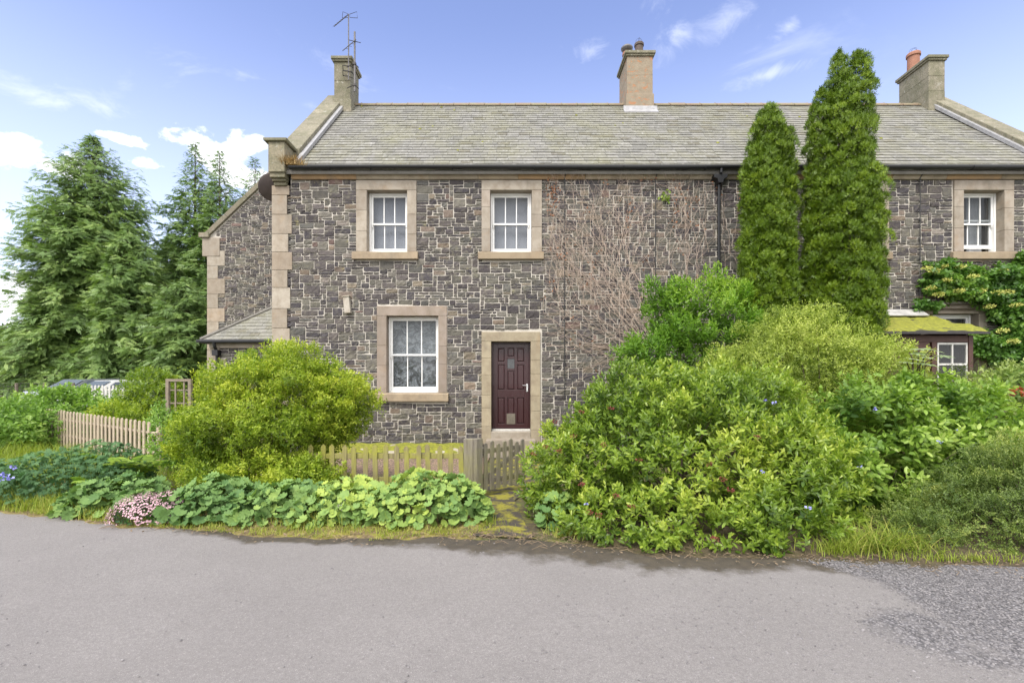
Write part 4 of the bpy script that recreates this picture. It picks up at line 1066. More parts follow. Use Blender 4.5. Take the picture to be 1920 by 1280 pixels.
def rear_wing():
    """gable of the back range and the hipped lean-to in front of it, seen past the left corner"""
    YG = 18.0; xl, xe = -11.4, -5.0; ze = FZ(443, YG)
    m = MB(); pk = (-6.9, ze + 4.3)
    m.prism([(xl, 0), (pk[0] * 2 - xl, 0), (pk[0] * 2 - xl, ze), pk, (xl, ze)], 'y', YG + .02, YG + .4)
    m.prism([(xl + .1, 0), (pk[0] * 2 - xl - .1, 0), (pk[0] * 2 - xl - .1, ze), (pk[0], pk[1] - .15), (xl + .1, ze)], 'y', YG + .41, YG + 9)
    rw = m.build('rear_wing', M['mortar'], HOUSE)
    q = MB(); rects = quoin_blocks(q, xl - .03, 1, YG, 0, ze - .05, .52, .62, .42)
    q.box(xl - .2, xl + .45, YG - .03, YG + .4, ze - .75, ze - .06, sandc()); q.build('quoins', M['sand'], rw, .008)
    s = MB(); masonry(s, xl + .3, -8.2, 0.1, ze + 3.2, YG + .02, [(a, b - .02, c, d) for a, b, c, d in rects] + [(xl - 1, xl + .45, ze - .75, ze)], top=lambda x: ze + (x - xl) * .955, depth=.03)
    s.build('rubble_facing', M['rubble'], rw)
    c = MB(); d = Vector((pk[0] - xl, 0, pk[1] - ze)).normalized(); nv = Vector((-d.z, 0, d.x)); n = 6; Lr = math.hypot(pk[0] - xl, pk[1] - ze)
    for i in range(n):
        a = Vector((xl, 0, ze)) + d * (Lr * i / n + .004); b = Vector((xl, 0, ze)) + d * (Lr * (i + 1) / n - .004)
        pl = [a - nv * .03, b - nv * .03, b + nv * .14, a + nv * .14]
        c.prism([(p.x, p.z) for p in pl], 'y', YG - .08, YG + .45, sandc((0.28, 0.24, 0.18), .08))
    c.box(xl - .3, xl + .08, YG - .1, YG + .45, ze - .06, ze + .12, sandc((0.28, 0.24, 0.18)))
    c.build('coping', M['weath'], rw, .01)
    # lean-to
    ex, ey, ez = -9.95, 15.4, FZ(637, 15.4)
    L = MB(); L.box(ex + .18, X0 + .3, ey + .22, ey + .5, 0, ez - .02); L.box(ex + .18, ex + .45, ey + .51, YG, 0, ez - .02)
    lo = L.build('lean_to', M['mortar'], HOUSE)
    q = MB(); r2 = quoin_blocks(q, ex + .15, 1, ey + .2, 0, ez - .02, .5, .5, .32, .3); q.build('quoins', M['sand'], lo, .008)
    s = MB(); masonry(s, ex + .3, X0 + .1, .1, ez - .25, ey + .22, [(a, b - .02, c_, d_) for a, b, c_, d_ in r2]); s.build('rubble_facing', M['rubble'], lo)
    e = MB(); e.box(ex + .15, X0 + .1, ey + .13, ey + .4, ez - .25, ez - .03, sandc()); e.build('eaves_course', M['sand'], lo)
    t = 2.55; tz = .82
    r = MB(); slate_roof(r, ex, X0 + .1, ey, ez, ey + t, ez + t * tz, .2, .33, lefty=lambda y: ex + (y - ey))
    r.add([(ex, ey, ez - .03), (X0 + .1, ey, ez - .03), (X0 + .1, ey + t, ez + t * tz - .02), (ex + t, ey + t, ez + t * tz - .02), (ex, ey + t, ez - .03)], [(0, 1, 2, 3), (4, 0, 3)], (.2, .19, .17))
    ro = r.build('lean_to_roof', M['slate'], lo)
    h = MB(); h.tube([(ex - .03, ey - .03, ez + .01), (ex + t, ey + t, ez + t * tz + .03)], .06, 7); h.build('hip_tiles', M['slate_plain'], lo)
    g = MB(); g.tube([(ex - .12, ey - .06, ez - .05), (X0, ey - .06, ez - .05)], .055, 8); g.tube([(ex - .06, ey - .1, ez - .05), (ex - .06, ey + 2.4, ez - .05)], .055, 8)
    g.tube([(ex + .42, ey - .06, ez - .06), (ex + .42, ey - .03, ez - .2), (ex + .42, ey + .11, ez - .42), (ex + .42, ey + .11, .1)], .05, 8); g.box(ex + .33, ex + .51, ey - .02, ey + .18, ez - .5, ez - .32); g.build('gutter', M['black'], lo)
rear_wing()

def porch():
    x0, x1, yf = FX(1628, 9.75), 9.42, 9.75; z1, z0 = FZ(596), FZ(625, 9.7)
    m = MB(); m.box(x0, FX(1745, 9.75), yf + .02, yf + .06, 1.0, z0 - .02); m.box(x0, x1 - .09, yf + .01, yf + .07, z0 - .17, z0 - .03)
    m.box(x1 - .14, x1 - .05, yf, yf + .09, 0, z0 - .03); m.box(FX(1748, 9.75), FX(1757, 9.75), yf, yf + .09, 0, z0 - .17)
    m.box(FX(1757, 9.75), x1 - .14, yf + .02, yf + .06, 0, .95); m.box(x1 - .12, x1 - .06, yf + .09, YF, 0, z0 + .1)
    m.box(x0, FX(1745, 9.75), yf + .025, yf + .055, 0, .99)
    for zz in np.arange(1.05, 2.4, .14): m.box(x0, FX(1745, 9.75), yf + .012, yf + .022, zz, zz + .128)
    po = m.build('porch', M['brownwood'], HOUSE, .005)
    xs = np.linspace(x0 - .1, x1 + .12, 60); rs = np.linspace(0, 1, 26); X, R = np.meshgrid(xs, rs)
    Y = yf - .14 + R * (YF - yf + .12); Zb = z0 + R * (z1 - z0)
    Z = Zb + .05 + .035 * wob(np.stack([X, Y, Y * 0], -1), 4) + .02 * wob(np.stack([X, Y, Y * 0], -1), 13, 2) - .03 * np.clip(1 - R * 8, 0, 1)
    nx = len(xs); V = np.stack([X, Y, Z], -1).reshape(-1, 3); ii = np.arange(len(rs) - 1)[:, None] * nx + np.arange(nx - 1)[None]
    build_np('roof_moss', [(V, np.stack([ii, ii + 1, ii + nx + 1, ii + nx], -1).reshape(-1, 4), np.zeros(len(V)))], M['moss'], po, True)
    r = MB(); r.prism([(yf - .16, z0 - .02), (yf - .16, z0 + .02), (YF - .03, z1 + .03), (YF - .03, z1 - .05)], 'x', x0 - .12, x1 + .14); r.build('porch_roof', M['iron'], po)
    f = MB(); f.prism([(YF - .28, z1 - .0), (YF - .05, z1 + .17), (YF - .05, z1 + .19), (YF - .30, z1 + .02)], 'x', FX(1600), FX(1722)); f.build('flashing', M['paleflash'], po)
    w = MB(); a, b, c, d = FX(1759, 9.75), x1 - .15, .96, z0 - .18
    for xx in (a, (a + b) / 2 - .015, b - .03): w.box(xx, xx + .03, yf + .015, yf + .05, c, d)
    for zz in (c, c + (d - c) * .70, d - .04): w.box(a, b, yf + .016, yf + .049, zz, zz + .04)
    w.build('porch_window', M['oldwhite'], po)
    g = MB(); g.box(a, b, yf + .03, yf + .036, c, d); g.build('pane', M['glass'], po)
porch()

# ------------------------------------------------------------------ things fixed to the house
def aerials():
    t = thing('television_aerial', (-4.80, 13.78, 9.9), 'tall thin television aerial strapped to the left chimney, box reflector on top', 'aerial')
    x, y = FX(654, 13.74), 13.72
    m = MB(); zt = FZ(27, y)
    m.tube([(x, y, FZ(150, y)), (x, y, zt)], .017, 6); m.build('mast', M['alum'], t)
    r = MB(); bx, bz = x, zt
    bd = Vector((-.30, -.35, -.62)).normalized()
    r.tube([Vector((bx, y, bz)), Vector((bx, y, bz)) + bd * .75], .012, 5)
    for k in range(7):
        c = Vector((bx, y, bz)) + bd * (.1 + .1 * k); r.tube([c + Vector((-.07, .03, 0)), c + Vector((.07, -.03, 0))], .005, 4)
    for sx in (-1, 1):
        c = Vector((bx + sx * .02, y + .05, bz + .04)); a, b = Vector((sx * .20, .06, 0)), Vector((0, 0, .11))
        lp = [c, c + a * .9 + b, c + a - b * .6, c - b * .9, c]; r.tube(lp, .008, 4)
    r.build('antenna', M['iron'], t)
    k = MB()
    for zz in (FZ(127, y), FZ(137, y)): k.tube([(x - .2, y + .13, zz), (x - .16, y - .02, zz + .05), (x + .1, y - .02, zz + .02), (x + .16, y + .13, zz - .1), (x - .05, y + .05, zz - .06), (x - .2, y + .13, zz)], .014, 5)
    k.build('bracket', M['iron'], t)
    t2 = thing('television_aerial', (-4.56, 13.7, 9.9), 'shorter thick-masted aerial with cross rods strapped to the left chimney', 'aerial')
    x = FX(665.5, 13.7); y = 13.68; zt = FZ(60, y)
    m = MB(); m.tube([(x, y, FZ(172, y)), (x, y, zt)], .026, 7); m.build('mast', M['alum'], t2)
    r = MB(); c = Vector((x, y - .03, FZ(78, y)))
    r.tube([c + Vector((.05, 0, .03)), c + Vector((-.30, -.1, -.36))], .011, 5); r.tube([c + Vector((-.16, 0, .02)), c + Vector((.18, 0, -.06))], .01, 5)
    for k_ in range(4):
        q = c + Vector((-.07 * k_, -.02 * k_, -.085 * k_)); r.tube([q + Vector((-.05, .05, .03)), q + Vector((.10, -.06, -.07))], .006, 4)
    r.build('antenna', M['iron'], t2)
    for zz in (FZ(120, y), FZ(160, y)): k = MB(); k.tube([(x - .28, y + .16, zz + .01), (x, y - .03, zz), (x + .06, y + .16, zz)], .013, 5); k.box(x - .04, x + .04, y - .04, y + .03, zz - .03, zz + .03); k.build('bracket', M['iron'], t2)
aerials()

def dish(c, r, aim, label, mat):
    t = thing('satellite_dish', c, label, 'satellite dish')
    q = Vector(aim).normalized().to_track_quat('Z', 'Y').to_matrix()
    m = MB(); prof = [(r * u, .22 * r * u * u) for u in np.linspace(.001, 1, 9)] + [(r * 1.02, .22 * r - .012)] + [(r * u, .22 * r * u * u - .018) for u in np.linspace(1, .001, 9)]
    m.lathe(prof, c, 28, M=q); m.build('reflector', mat, t, smooth=True)
    a = MB(); v = Vector(c); w = v + q @ Vector((0, 0, r * .95)); low = v + q @ Vector((0, -r * .9, .2 * r))
    a.tube([low, w + Vector((0, 0, -.06))], .012, 6); a.tube([w, w + q @ Vector((0, 0, .1))], .03, 8); a.build('feed_arm', M['iron'], t)
    b = MB(); b.tube([v - q @ Vector((0, 0, .02)), v - q @ Vector((0, 0, .12)), (X0 + .0, c[1] + .05, c[2] - .05)], .02, 6); b.build('bracket', M['iron'], t)
mat_plain('dishbrown', (0.085, 0.066, 0.062), 0.6, 0.3, 5)
dish((-5.85, 11.75, FZ(352, 11.75)), .32, (-.62, .55, .35), 'big dark satellite dish on the gable just under the kneeler', M['dishbrown'])
dish((-5.80, 12.3, FZ(408, 12.3)), .22, (-.7, .5, .35), 'small brown satellite dish half hidden behind the corner quoins', M['dishbrown'])
def wall_block():
    t = thing('wall_box', (FX(653), YF - .06, FZ(588)), 'weathered pale wooden block hung on the wall above the lower window', 'wall box')
    m = MB(); a = Matrix.Translation((FX(653), YF - .055, FZ(573))) @ Matrix.Rotation(math.radians(-6), 4, 'Y')
    m.box(-.075, .065, -.05, .06, -.185, .185, (0.45, 0.42, 0.36), a); m.build('block', M['sand'], t, .012)
    l = MB(); l.box(-.09, .08, -.065, .06, .186, .215, (0.4, 0.37, 0.3), a); l.build('lid', M['sand'], t, .006)
wall_block()

def grass_blades(pos, h, lean, w, tint, n=4, spread=1.0):
    m = len(pos); az = rng.random(m) * 2 * PI; d = np.stack([np.cos(az), np.sin(az), 0 * az], -1); s = np.stack([-np.sin(az), np.cos(az), 0 * az], -1)
    V = np.zeros((m, 2 * n + 1, 3))
    for i in range(n + 1):
        t = i / n; c = pos + d * (lean * h * t ** 1.8)[:, None] + np.array((0, 0, 1.0)) * (h * (t - .35 * lean * t * t))[:, None]
        if i < n: V[:, 2 * i] = c + s * (w * (1 - t * .7) * .5)[:, None]; V[:, 2 * i + 1] = c - s * (w * (1 - t * .7) * .5)[:, None]
        else: V[:, 2 * n] = c
    fq = np.array([(2 * i, 2 * i + 1, 2 * i + 3, 2 * i + 2) for i in range(n - 1)]); ft = np.array([(2 * n - 2, 2 * n - 1, 2 * n)])
    k = 2 * n + 1; o = (np.arange(m) * k)[:, None, None]; V2 = V.reshape(-1, 3); T = np.repeat(tint, k)
    return [(V2, (fq[None] + o).reshape(-1, 4), T), (V2 * 1.0, (ft[None] + o).reshape(-1, 3), T)]
def gutter_tuft():
    t = thing('grass_tuft', (-4.95, 10.8, 6.62), 'dry straw coloured grass tuft growing in the gutter end', 'grass tuft')
    m = 420; x = np.concatenate([rng.normal(-4.98, .17, m)]); p = np.stack([np.clip(x, -5.16, -4.5), rng.normal(YF - .19, .03, m), np.full(m, 6.58)], -1)
    g = grass_blades(p, .10 + .17 * rng.random(m), .2 + 1.3 * rng.random(m), np.full(m, .010), rng.random(m))
    build_np('blades', g, M['straw'], t)
gutter_tuft()

# ------------------------------------------------------------------ dead creeper on the wall
def creeper():
    t = thing('bare_creeper', (FX(1180), YF - .05, 0.5), 'leafless brown creeper fanned over the upper wall beside the downpipe', 'climbing plant')
    m = MB(); lf = []
    rd = random.Random(5)
    def grow(x, z, ang, n, r, lvl):
        pts = [(x, YF - .035 - rd.uniform(0, .02), z)]
        a0 = ang
        for i in range(n):
            ang += rd.gauss(0, .16) + (a0 - ang) * .12
            st = .085
            x += math.sin(ang) * st; z += math.cos(ang) * st
            if z > ZE + .22 or z < .5: break
            if FX(1395) < x or x < FX(1018): break
            if SURR['B'][0] < x < SURR['B'][1] and SURR['B'][2] < z: break
            pts.append((x, YF - .036 - rd.uniform(0, .022) - (.09 if z > ZE else 0), z))
            if lvl < 3 and rd.random() < (.15, .09, .03)[lvl]:
                grow(x, z, ang + rd.choice((-1, 1)) * rd.uniform(.35, .95), int(n * rd.uniform(.3, .65)), r * .65, lvl + 1)
            if rd.random() < .006: lf.append((x, z))
        if len(pts) > 2: m.tube(pts, [r * (1 - .6 * i / len(pts)) for i in range(len(pts))], 4, cap=False)
    # the fan of stems leaning left, and the upright stems by the downpipe
    for k in range(30):
        u = k / 29
        grow(FX(1200 + 30 * u) + rd.uniform(-.1, .1), FZ(690 - 70 * u), -1.25 + .85 * u + rd.gauss(0, .1), rd.randint(28, 48), .0056, 0)
    for k in range(20): grow(FX(1130 + 260 * rd.random()), FZ(rd.uniform(460, 640)), rd.gauss(-.14, .22), rd.randint(20, 40), .0050, 0)
    for k in range(8): grow(FX(1250 + 140 * rd.random()), FZ(rd.uniform(400, 560)), rd.gauss(.05, .3), rd.randint(10, 26), .0045, 1)
    for k in range(12): grow(FX(1025 + 60 * rd.random()), FZ(rd.uniform(430, 600)), rd.gauss(-.1, .35), rd.randint(8, 20), .0042, 1)
    m.build('stems', M['vine'], t)
    p = []
    for x, z in lf:
        for _ in range(5): p.append((x + rd.gauss(0, .05), YF - .06, z + rd.gauss(0, .06)))
    for c in ((1268, 385), (1032, 350), (1030, 385), (1040, 370), (1345, 345), (1390, 380), (1180, 390)):
        for _ in range(22): p.append((FX(c[0]) + rd.gauss(0, .06), YF - .06, FZ(c[1]) + rd.gauss(0, .14)))
    p = np.array(p); k = len(p)
    build_np('dead_leaves', [leaves(p, rng.normal(size=(k, 3)), np.array((0, -1, 0)) + rng.normal(size=(k, 3)) * .5, .05, .03, T_OVAL, rng.random(k))], M['deadleaf'], t)
    k = 26; p = np.stack([FX(1246) + rng.normal(0, .055, k), np.full(k, YF - .06), FZ(369) + rng.normal(0, .06, k)], -1)
    build_np('green_leaves', [leaves(p, rng.normal(size=(k, 3)) * .6 + np.array((0, 0, -.5)), np.array((0, -1, 0)) + rng.normal(size=(k, 3)) * .4, .085, .06, T_OVAL, .6 + .4 * rng.random(k))], M['lf_broad'], t)
creeper()

# ------------------------------------------------------------------ fences and gate
def picket_mesh(name, w, h, th, pointed, mat):
    m = MB(); k = w / 2
    prof = [(-k, 0), (k, 0), (k, h - k * 1.1), (0.0, h), (-k, h - k * 1.1)] if pointed else [(-k, 0), (k, 0), (k, h - k), (k * .72, h - k * .32), (0, h), (-k * .72, h - k * .32), (-k, h - k)]
    m.prism(prof, 'y', 0, th); return m.mesh(name, mat)
def old_fence():
    Yf = 6.9
    t = thing('picket_fence', (FX(740, Yf), Yf, 0), 'old mossy picket fence with pointed tops below the lower window', 'fence')
    me = picket_mesh('picket', .068, .79, .02, True, M['mossywood'])
    x = FX(585, Yf); xe = FX(866, Yf)
    for i in range(15):
        xx = x + (xe - x) * i / 14
        o = link('picket', me, None, t, (xx + random.uniform(-.01, .01), Yf - .022, random.uniform(-.03, .01))); o.rotation_euler = (random.uniform(-.02, .02), random.uniform(-.045, .045), random.uniform(-.1, .1))
    for z in (.24, .58):
        m = MB(); m.box(x - .3, xe + .05, Yf, Yf + .035, z, z + .075); m.build('rail', M['mossywood'], t, .005)
    m = MB(); px = FX(878.5, Yf); m.box(px - .068, px + .068, Yf - .05, Yf + .07, 0, FZ(822, Yf)); m.build('post', M['oldwood'], t, .008)
old_fence()
def gate():
    h = Vector((FX(892, 6.85), 6.85, 0)); e = Vector((FX(981, 7.5), 7.5, 0))
    t = thing('garden_gate', h, 'weathered grey picket gate standing ajar beside the mossy fence', 'gate')
    d = (e - h); L = d.length; d.normalize(); ang = math.atan2(d.y, d.x); Rm = Matrix.Translation(h) @ Matrix.Rotation(ang, 4, 'Z')
    m = MB(); m.box(-.02, .10, -.04, .06, .0, FZ(822, 6.85), M=Rm); m.build('hinge_post', M['oldwood'], t, .008)
    n = 7
    for i in range(n):
        m = MB(); x = .17 + (L - .2) * i / (n - 1); k = .033; hh = .80 + .03 * math.sin(i * 2.1)
        vs = []
        m.prism([(x - k, .11), (x + k, .11), (x + k, hh - .02), (x, hh), (x - k, hh - .02)], 'y', -.025, -.004)
        m.v = [tuple(Rm @ Vector(v)) for v in m.v]; m.build('picket', M['oldwood'], t)
    for z in (.2, .64):
        m = MB(); m.box(.10, L, -.003, .03, z, z + .07, M=Rm); m.build('rail', M['oldwood'], t, .005)
    m = MB(); a = math.atan2(.40, L - .2); m.box(0, math.hypot(.4, L - .2), -.002, .025, -.03, .03, M=Rm @ Matrix.Translation((.14, 0, .25)) @ Matrix.Rotation(-a, 4, 'Y')); m.build('brace', M['oldwood'], t)
gate()
def new_fence():
    a, b = Vector((-7.2, 9.64, 0)), Vector((-12.2, 12.6, 0)); za, zb = .90, 1.02
    t = thing('picket_fence', (a + b) / 2, 'clean pale wooden picket fence with rounded tops running away on the left', 'fence')
    d = b - a; L = d.length; dn = d.normalized(); ang = math.atan2(dn.y, dn.x); n = 29
    me = picket_mesh('picket', .088, 1.0, .022, False, M['newwood'])
    nv = Vector((dn.y, -dn.x, 0)); nv = nv if nv.y < 0 else -nv
    for i in range(n):
        u = (i + .5) / n; p = a + d * u + nv * .03
        o = link('picket', me, None, t, (p.x, p.y, za + (zb - za) * u - 1.0 + random.uniform(-.008, .008))); o.rotation_euler = (0, random.uniform(-.01, .01), ang)
    for z in (.3, .68):
        m = MB(); q = a - dn * .15; e = b; m.tube([(q.x, q.y, z - .02), (e.x, e.y, z + .1)], .035, 4); m.build('rail', M['newwood'], t)
    for u in (0, .5, 1):
        m = MB(); p = a + d * u - nv * .06 - dn * (.1 if u == 0 else 0); m.box(p.x - .04, p.x + .04, p.y - .04, p.y + .04, 0, .82 + .12 * u); m.build('post', M['newwood'], t, .005)
new_fence()
def trellis():
    Y = 11.0; x0, x1, z1 = FX(310, Y), FX(352, Y), FZ(710, Y)
    t = thing('trellis', (x0 + .2, Y, 0), 'square brown wooden trellis panel beside the round bush', 'trellis')
    m = MB(); m.box(x0, x0 + .07, Y, Y + .07, 0, z1); m.build('post', M['trellis'], t, .004); m = MB(); m.box(x1, x1 + .07, Y, Y + .07, 0, z1); m.build('post', M['trellis'], t, .004)
    m = MB()
    for i in range(1, 3): xx = x0 + (x1 - x0) * i / 2.6; m.box(xx, xx + .03, Y + .02, Y + .04, .2, z1 - .02)
    for z in np.arange(.3, z1, .30): m.box(x0 + .07, x1, Y + .041, Y + .06, z, z + .03)
    m.box(x0 + .07, x1, Y, Y + .07, z1 - .06, z1 - .002); m.build('lattice', M['trellis'], t)
trellis()

# ------------------------------------------------------------------ background on the left
def car(loc, rot, mat, label):
    t = thing('parked_car', loc, label, 'car', 'cars parked under the conifers'); t.rotation_euler = (0, 0, rot)
    def put(m, name, mt, par, **kw):
        o = m.build(name, mt, None, **kw); o.parent = par; return o
    b = MB()
    side = [(-2.0, .35), (-2.05, .62), (-1.95, .90), (-1.15, 1.0), (-.45, 1.44), (1.1, 1.50), (1.75, 1.05), (2.02, .98), (2.08, .6), (2.0, .35)]
    n = len(side); vs = []
    for y, k in ((-.84, 0), (-.80, 1), (.80, 1), (.84, 0)):
        for x, z in side: vs.append((x * (1 if k else .985), y * (0.80 if z > 1.3 else 1), z))
    fs = [tuple(range(n)), tuple(range(3 * n, 4 * n))[::-1]]
    for r in range(3):
        for i in range(n): fs.append((r * n + i, r * n + (i + 1) % n, (r + 1) * n + (i + 1) % n, (r + 1) * n + i))
    b.add(vs, fs); body = put(b, 'body', mat, t, bevel=.05, seg=3)
    w = MB(); w.add([(-1.14, -.68, 1.02), (-1.14, .68, 1.02), (-.50, .62, 1.425), (-.50, -.62, 1.425)], [(0, 1, 2, 3)]); w.v = [(x - .03, y, z + .015) for x, y, z in w.v]; put(w, 'windscreen', M['carglass'], t)
    w = MB(); w.add([(1.74, -.66, 1.07), (1.74, .66, 1.07), (1.16, .62, 1.46), (1.16, -.62, 1.46)], [(0, 3, 2, 1)]); w.v = [(x + .03, y, z + .015) for x, y, z in w.v]; put(w, 'rear_window', M['carglass'], t)
    for s in (-1, 1):
        w = MB(); w.add([(-.95, s * .83, 1.02), (-.42, s * .70, 1.38), (1.05, s * .70, 1.42), (1.55, s * .83, 1.03)], [(0, 1, 2, 3)]); w.v = [(x, y + s * .02, z) for x, y, z in w.v]; put(w, 'side_window', M['carglass'], t)
        for x in (-1.25, 1.3):
            w = MB(); w.tube([(x, s * .68, .32), (x, s * .86, .32)], .32, 18); put(w, 'wheel', M['tyre'], t)
        l = MB(); l.box(-2.05, -1.98, s * .55 - .15, s * .55 + .15, .66, .80); put(l, 'headlight', M['lead'], t)
car((FX(160, 23), 23.0, .42), math.radians(78), M['carsilver'], 'silver grey car parked under the big conifer, left of the white car')
car((FX(216, 22.6), 22.6, .36), math.radians(70), M['carwhite'], 'white car parked under the conifers beside the silver car')
m = MB(); m.box(-22, -13.5, 19.5, 27, 0.0, .36); tag(m.build('car_park_ground', M['soil'], None, .1), kind='structure')
def wire_fence():
    t = thing('wire_fence', (-19.5, 18.6, 0), 'thin grey post and wire fence at the far left beyond the bushes', 'fence')
    for i in range(6):
        m = MB(); x = -22.5 + i * 1.1; m.tube([(x, 18.6, 0), (x, 18.6, 1.7)], .05, 6); m.build('post', M['trellis'], t)
    m = MB()
    for z in np.arange(.6, 1.68, .12): m.tube([(-23, 18.55, z), (-16.9, 18.55, z)], .008, 3, cap=False)
    for x in np.arange(-23, -16.9, .16): m.tube([(x, 18.55, .4), (x, 18.55, 1.66)], .005, 3, cap=False)
    m.build('mesh', M['alum'], t)
wire_fence()
def white_fence():
    t = thing('picket_fence', (-14.6, 17.6, 0), 'short white picket fence in front of the parked cars', 'fence')
    me = picket_mesh('picket', .07, 1.62, .02, True, M['oldwhite'])
    for i in range(11): link('picket', me, None, t, (-15.4 + i * .13, 17.58, 0))
    for z in (.9, 1.42): m = MB(); m.box(-15.5, -14.0, 17.60, 17.64, z, z + .06); m.build('rail', M['oldwhite'], t)
white_fence()

def conifer(name, base, H, R, label, mat, nb=330, per=24, leader=1, skew=(0, 0), frond=.45, top_sparse=.55, group=None, seed=0, blunt=.9, low=.04):
    base = np.array(base, float); t = thing(name, base, label, 'tree', group)
    tr = MB(); k = 10
    tr.tube([base + np.array((skew[0] * u, skew[1] * u, H * u)) for u in np.linspace(0, .99, k)], [max(.016 * H * (1 - u) ** .9, .012) for u in np.linspace(0, 1, k)], 7)
    P_, D_, N_, S_, T_ = [], [], [], [], []
    rd = np.random.default_rng(seed + 31)
    for b in range(nb):
        u = low + (1 - low) * (b + rd.random()) / nb
        u = u ** .92
        az = b * 2.399 + rd.normal() * .3
        o = base + np.array((skew[0] * u, skew[1] * u, H * u))
        prof = (1 - u) ** blunt * min(1, .22 + (1 - u) * 4.2) * (1 + .18 * math.sin(az * 2 + seed) + .12 * math.sin(u * 17 + az)) + .025
        L = R * prof * rd.uniform(.55, 1.22)
        out = np.array((math.cos(az), math.sin(az), 0))
        k_ = min(1, max(0, (u - .35) / .5)); rise = (.22 + .55 * k_ + rd.normal() * .08) * L; droop = (.45 - .22 * k_) * L
        n = 7; pts = [o + out * L * s + np.array((0, 0, rise * s - droop * s * s)) for s in np.linspace(0, 1, n)]
        tr.tube(pts, [max(.012 * L * (1 - s * .85), .006) for s in np.linspace(0, 1, n)], 4, cap=False)
        dens = per * (top_sparse + (1 - top_sparse) * min(1, max(0, (1 - u) * 2.4 - .25)))
        q = max(4, int(dens * min(1.0, .35 + L / R)))
        s = .25 + .75 * rd.random(q) ** .75
        pp = o + out * (L * s)[:, None] + np.stack([0 * s, 0 * s, rise * s - droop * s * s], -1)
        side = np.array((-out[1], out[0], 0)); sg = rd.choice((-1, 1), q) * rd.uniform(.2, 1.1, q)
        spread = .16 * L * (1.2 - s) * rd.normal(size=q)
        pp = pp + side * spread[:, None] + np.array((0, 0, 1)) * (rd.normal(size=q) * .055 * L - .03 * L)[:, None]
        dd = out * rd.uniform(.4, 1.0, q)[:, None] + side * sg[:, None] + np.array((0, 0, 1)) * rd.uniform(-.95, .2, q)[:, None]
        nn = np.array((0, 0, .75)) + out * .8 + rd.normal(size=(q, 3)) * .5
        P_.append(pp); D_.append(dd); N_.append(nn); S_.append(frond * rd.uniform(.6, 1.2, q) * (0.55 + .45 * min(1, (1 - u) * 3)))
        T_.append(np.clip(.25 + .3 * rd.random(q) + .25 * (s - .5) + .12 * math.sin(u * 9 + az * 1.5), 0, 1))
    P_, D_, N_, S_, T_ = map(np.concatenate, (P_, D_, N_, S_, T_))
    build_np('crown', [leaves(P_, D_, N_, S_, S_ * .42, T_SPRAY, T_)], mat, t)
    tr.build('trunk', M['bark'], t)
    return t
YT = 27.0
conifer('conifer_tree', (FX(168, YT), YT, 0), FZ(256, YT), 3.95, 'tallest broad conifer at far left with ragged pointed top', M['lf_conifer'], nb=1000, per=80, seed=1, frond=.46, blunt=.52, skew=(.2, 0), top_sparse=.22)
conifer('conifer_tree', (FX(112, 26), 26.0, 0), FZ(440, 26), 2.3, 'lower bushy conifer hugging the left foot of the tallest conifer', M['lf_conifer'], nb=480, per=62, seed=4, frond=.44, blunt=.75)
conifer('conifer_tree', (FX(240, 25.5), 25.5, 0), FZ(420, 25.5), 2.9, 'rounded lower conifer on the right flank of the tallest conifer', M['lf_conifer'], nb=480, per=64, seed=9, frond=.44, blunt=.7)
conifer('conifer_tree', (FX(366, 30), 30.0, 0), FZ(268, 30), 3.0, 'slender thin-topped conifer left of the stone gable', M['lf_conifer_dark'], nb=520, per=54, seed=2, frond=.44, top_sparse=.22, blunt=.5)
conifer('conifer_tree', (FX(412, 29), 29.0, 0), FZ(283, 29), 2.5, 'thin-topped conifer directly behind the sloping gable coping', M['lf_conifer_dark'], nb=480, per=50, seed=3, frond=.42, top_sparse=.22, blunt=.5)
conifer('conifer_tree', (FX(478, 31), 31.0, 0), FZ(297, 31), 2.8, 'sparse conifer top showing between gable and house corner', M['lf_conifer_dark'], nb=420, per=40, seed=6, frond=.42, top_sparse=.25, blunt=.5)
conifer('conifer_tree', (FX(322, 33), 33.0, 0), FZ(440, 33), 3.4, 'dark shaded conifer standing in the gap behind the round bush', M['lf_conifer_dark'], nb=460, per=56, seed=8, frond=.5, blunt=.5)
conifer('conifer_tree', (FX(350, 24.5), 24.5, 0), FZ(520, 24.5), 2.2, 'short feathery conifer beside the stone lean-to', M['lf_conifer'], nb=380, per=56, seed=12, frond=.4, blunt=.55)

def broad_tree(base, H, lobes, label, mat, n=2600, L=.28, name='broadleaf_tree', per=7):
    base = np.array(base, float); t = thing(name, base, label, 'tree')
    build_np('crown', shrub_foliage([tuple(np.array(l[:3]) + base) + tuple(l[3:]) for l in lobes], n=n, slen=.8, per=per, L=L, Wd=L * .62, bump=.35, bsc=.9, inner=.5, gaps=-.55), mat, t)
    m = MB(); m.tube([base, base + np.array((.1, 0, H * .3)), base + np.array((0, .1, H * .6))], [.28, .2, .12], 8)
    for l in lobes: m.tube([base + np.array((0, 0, H * .25)), base + np.array(l[:3]) * np.array((.6, .6, .8)), base + np.array(l[:3])], [.12, .08, .03], 6)
    m.build('trunk', M['bark'], t)
broad_tree((FX(-20, 42), 42, 0), 7, [(0, 0, 4.4, 3.2, 3, 2.8), (2.6, -1, 3.2, 2.2, 2, 2.2), (-3, 0, 3.6, 2.6, 2.4, 2.6)], 'light green broadleaf tree at the far left edge', M['lf_broad'])
broad_tree((FX(60, 48), 48, 0), 6, [(0, 0, 3.6, 3.4, 3, 2.6), (3, 0, 2.6, 2.4, 2, 2.0)], 'low leafy tree glimpsed behind the tallest conifer', M['lf_broad'], 1400)
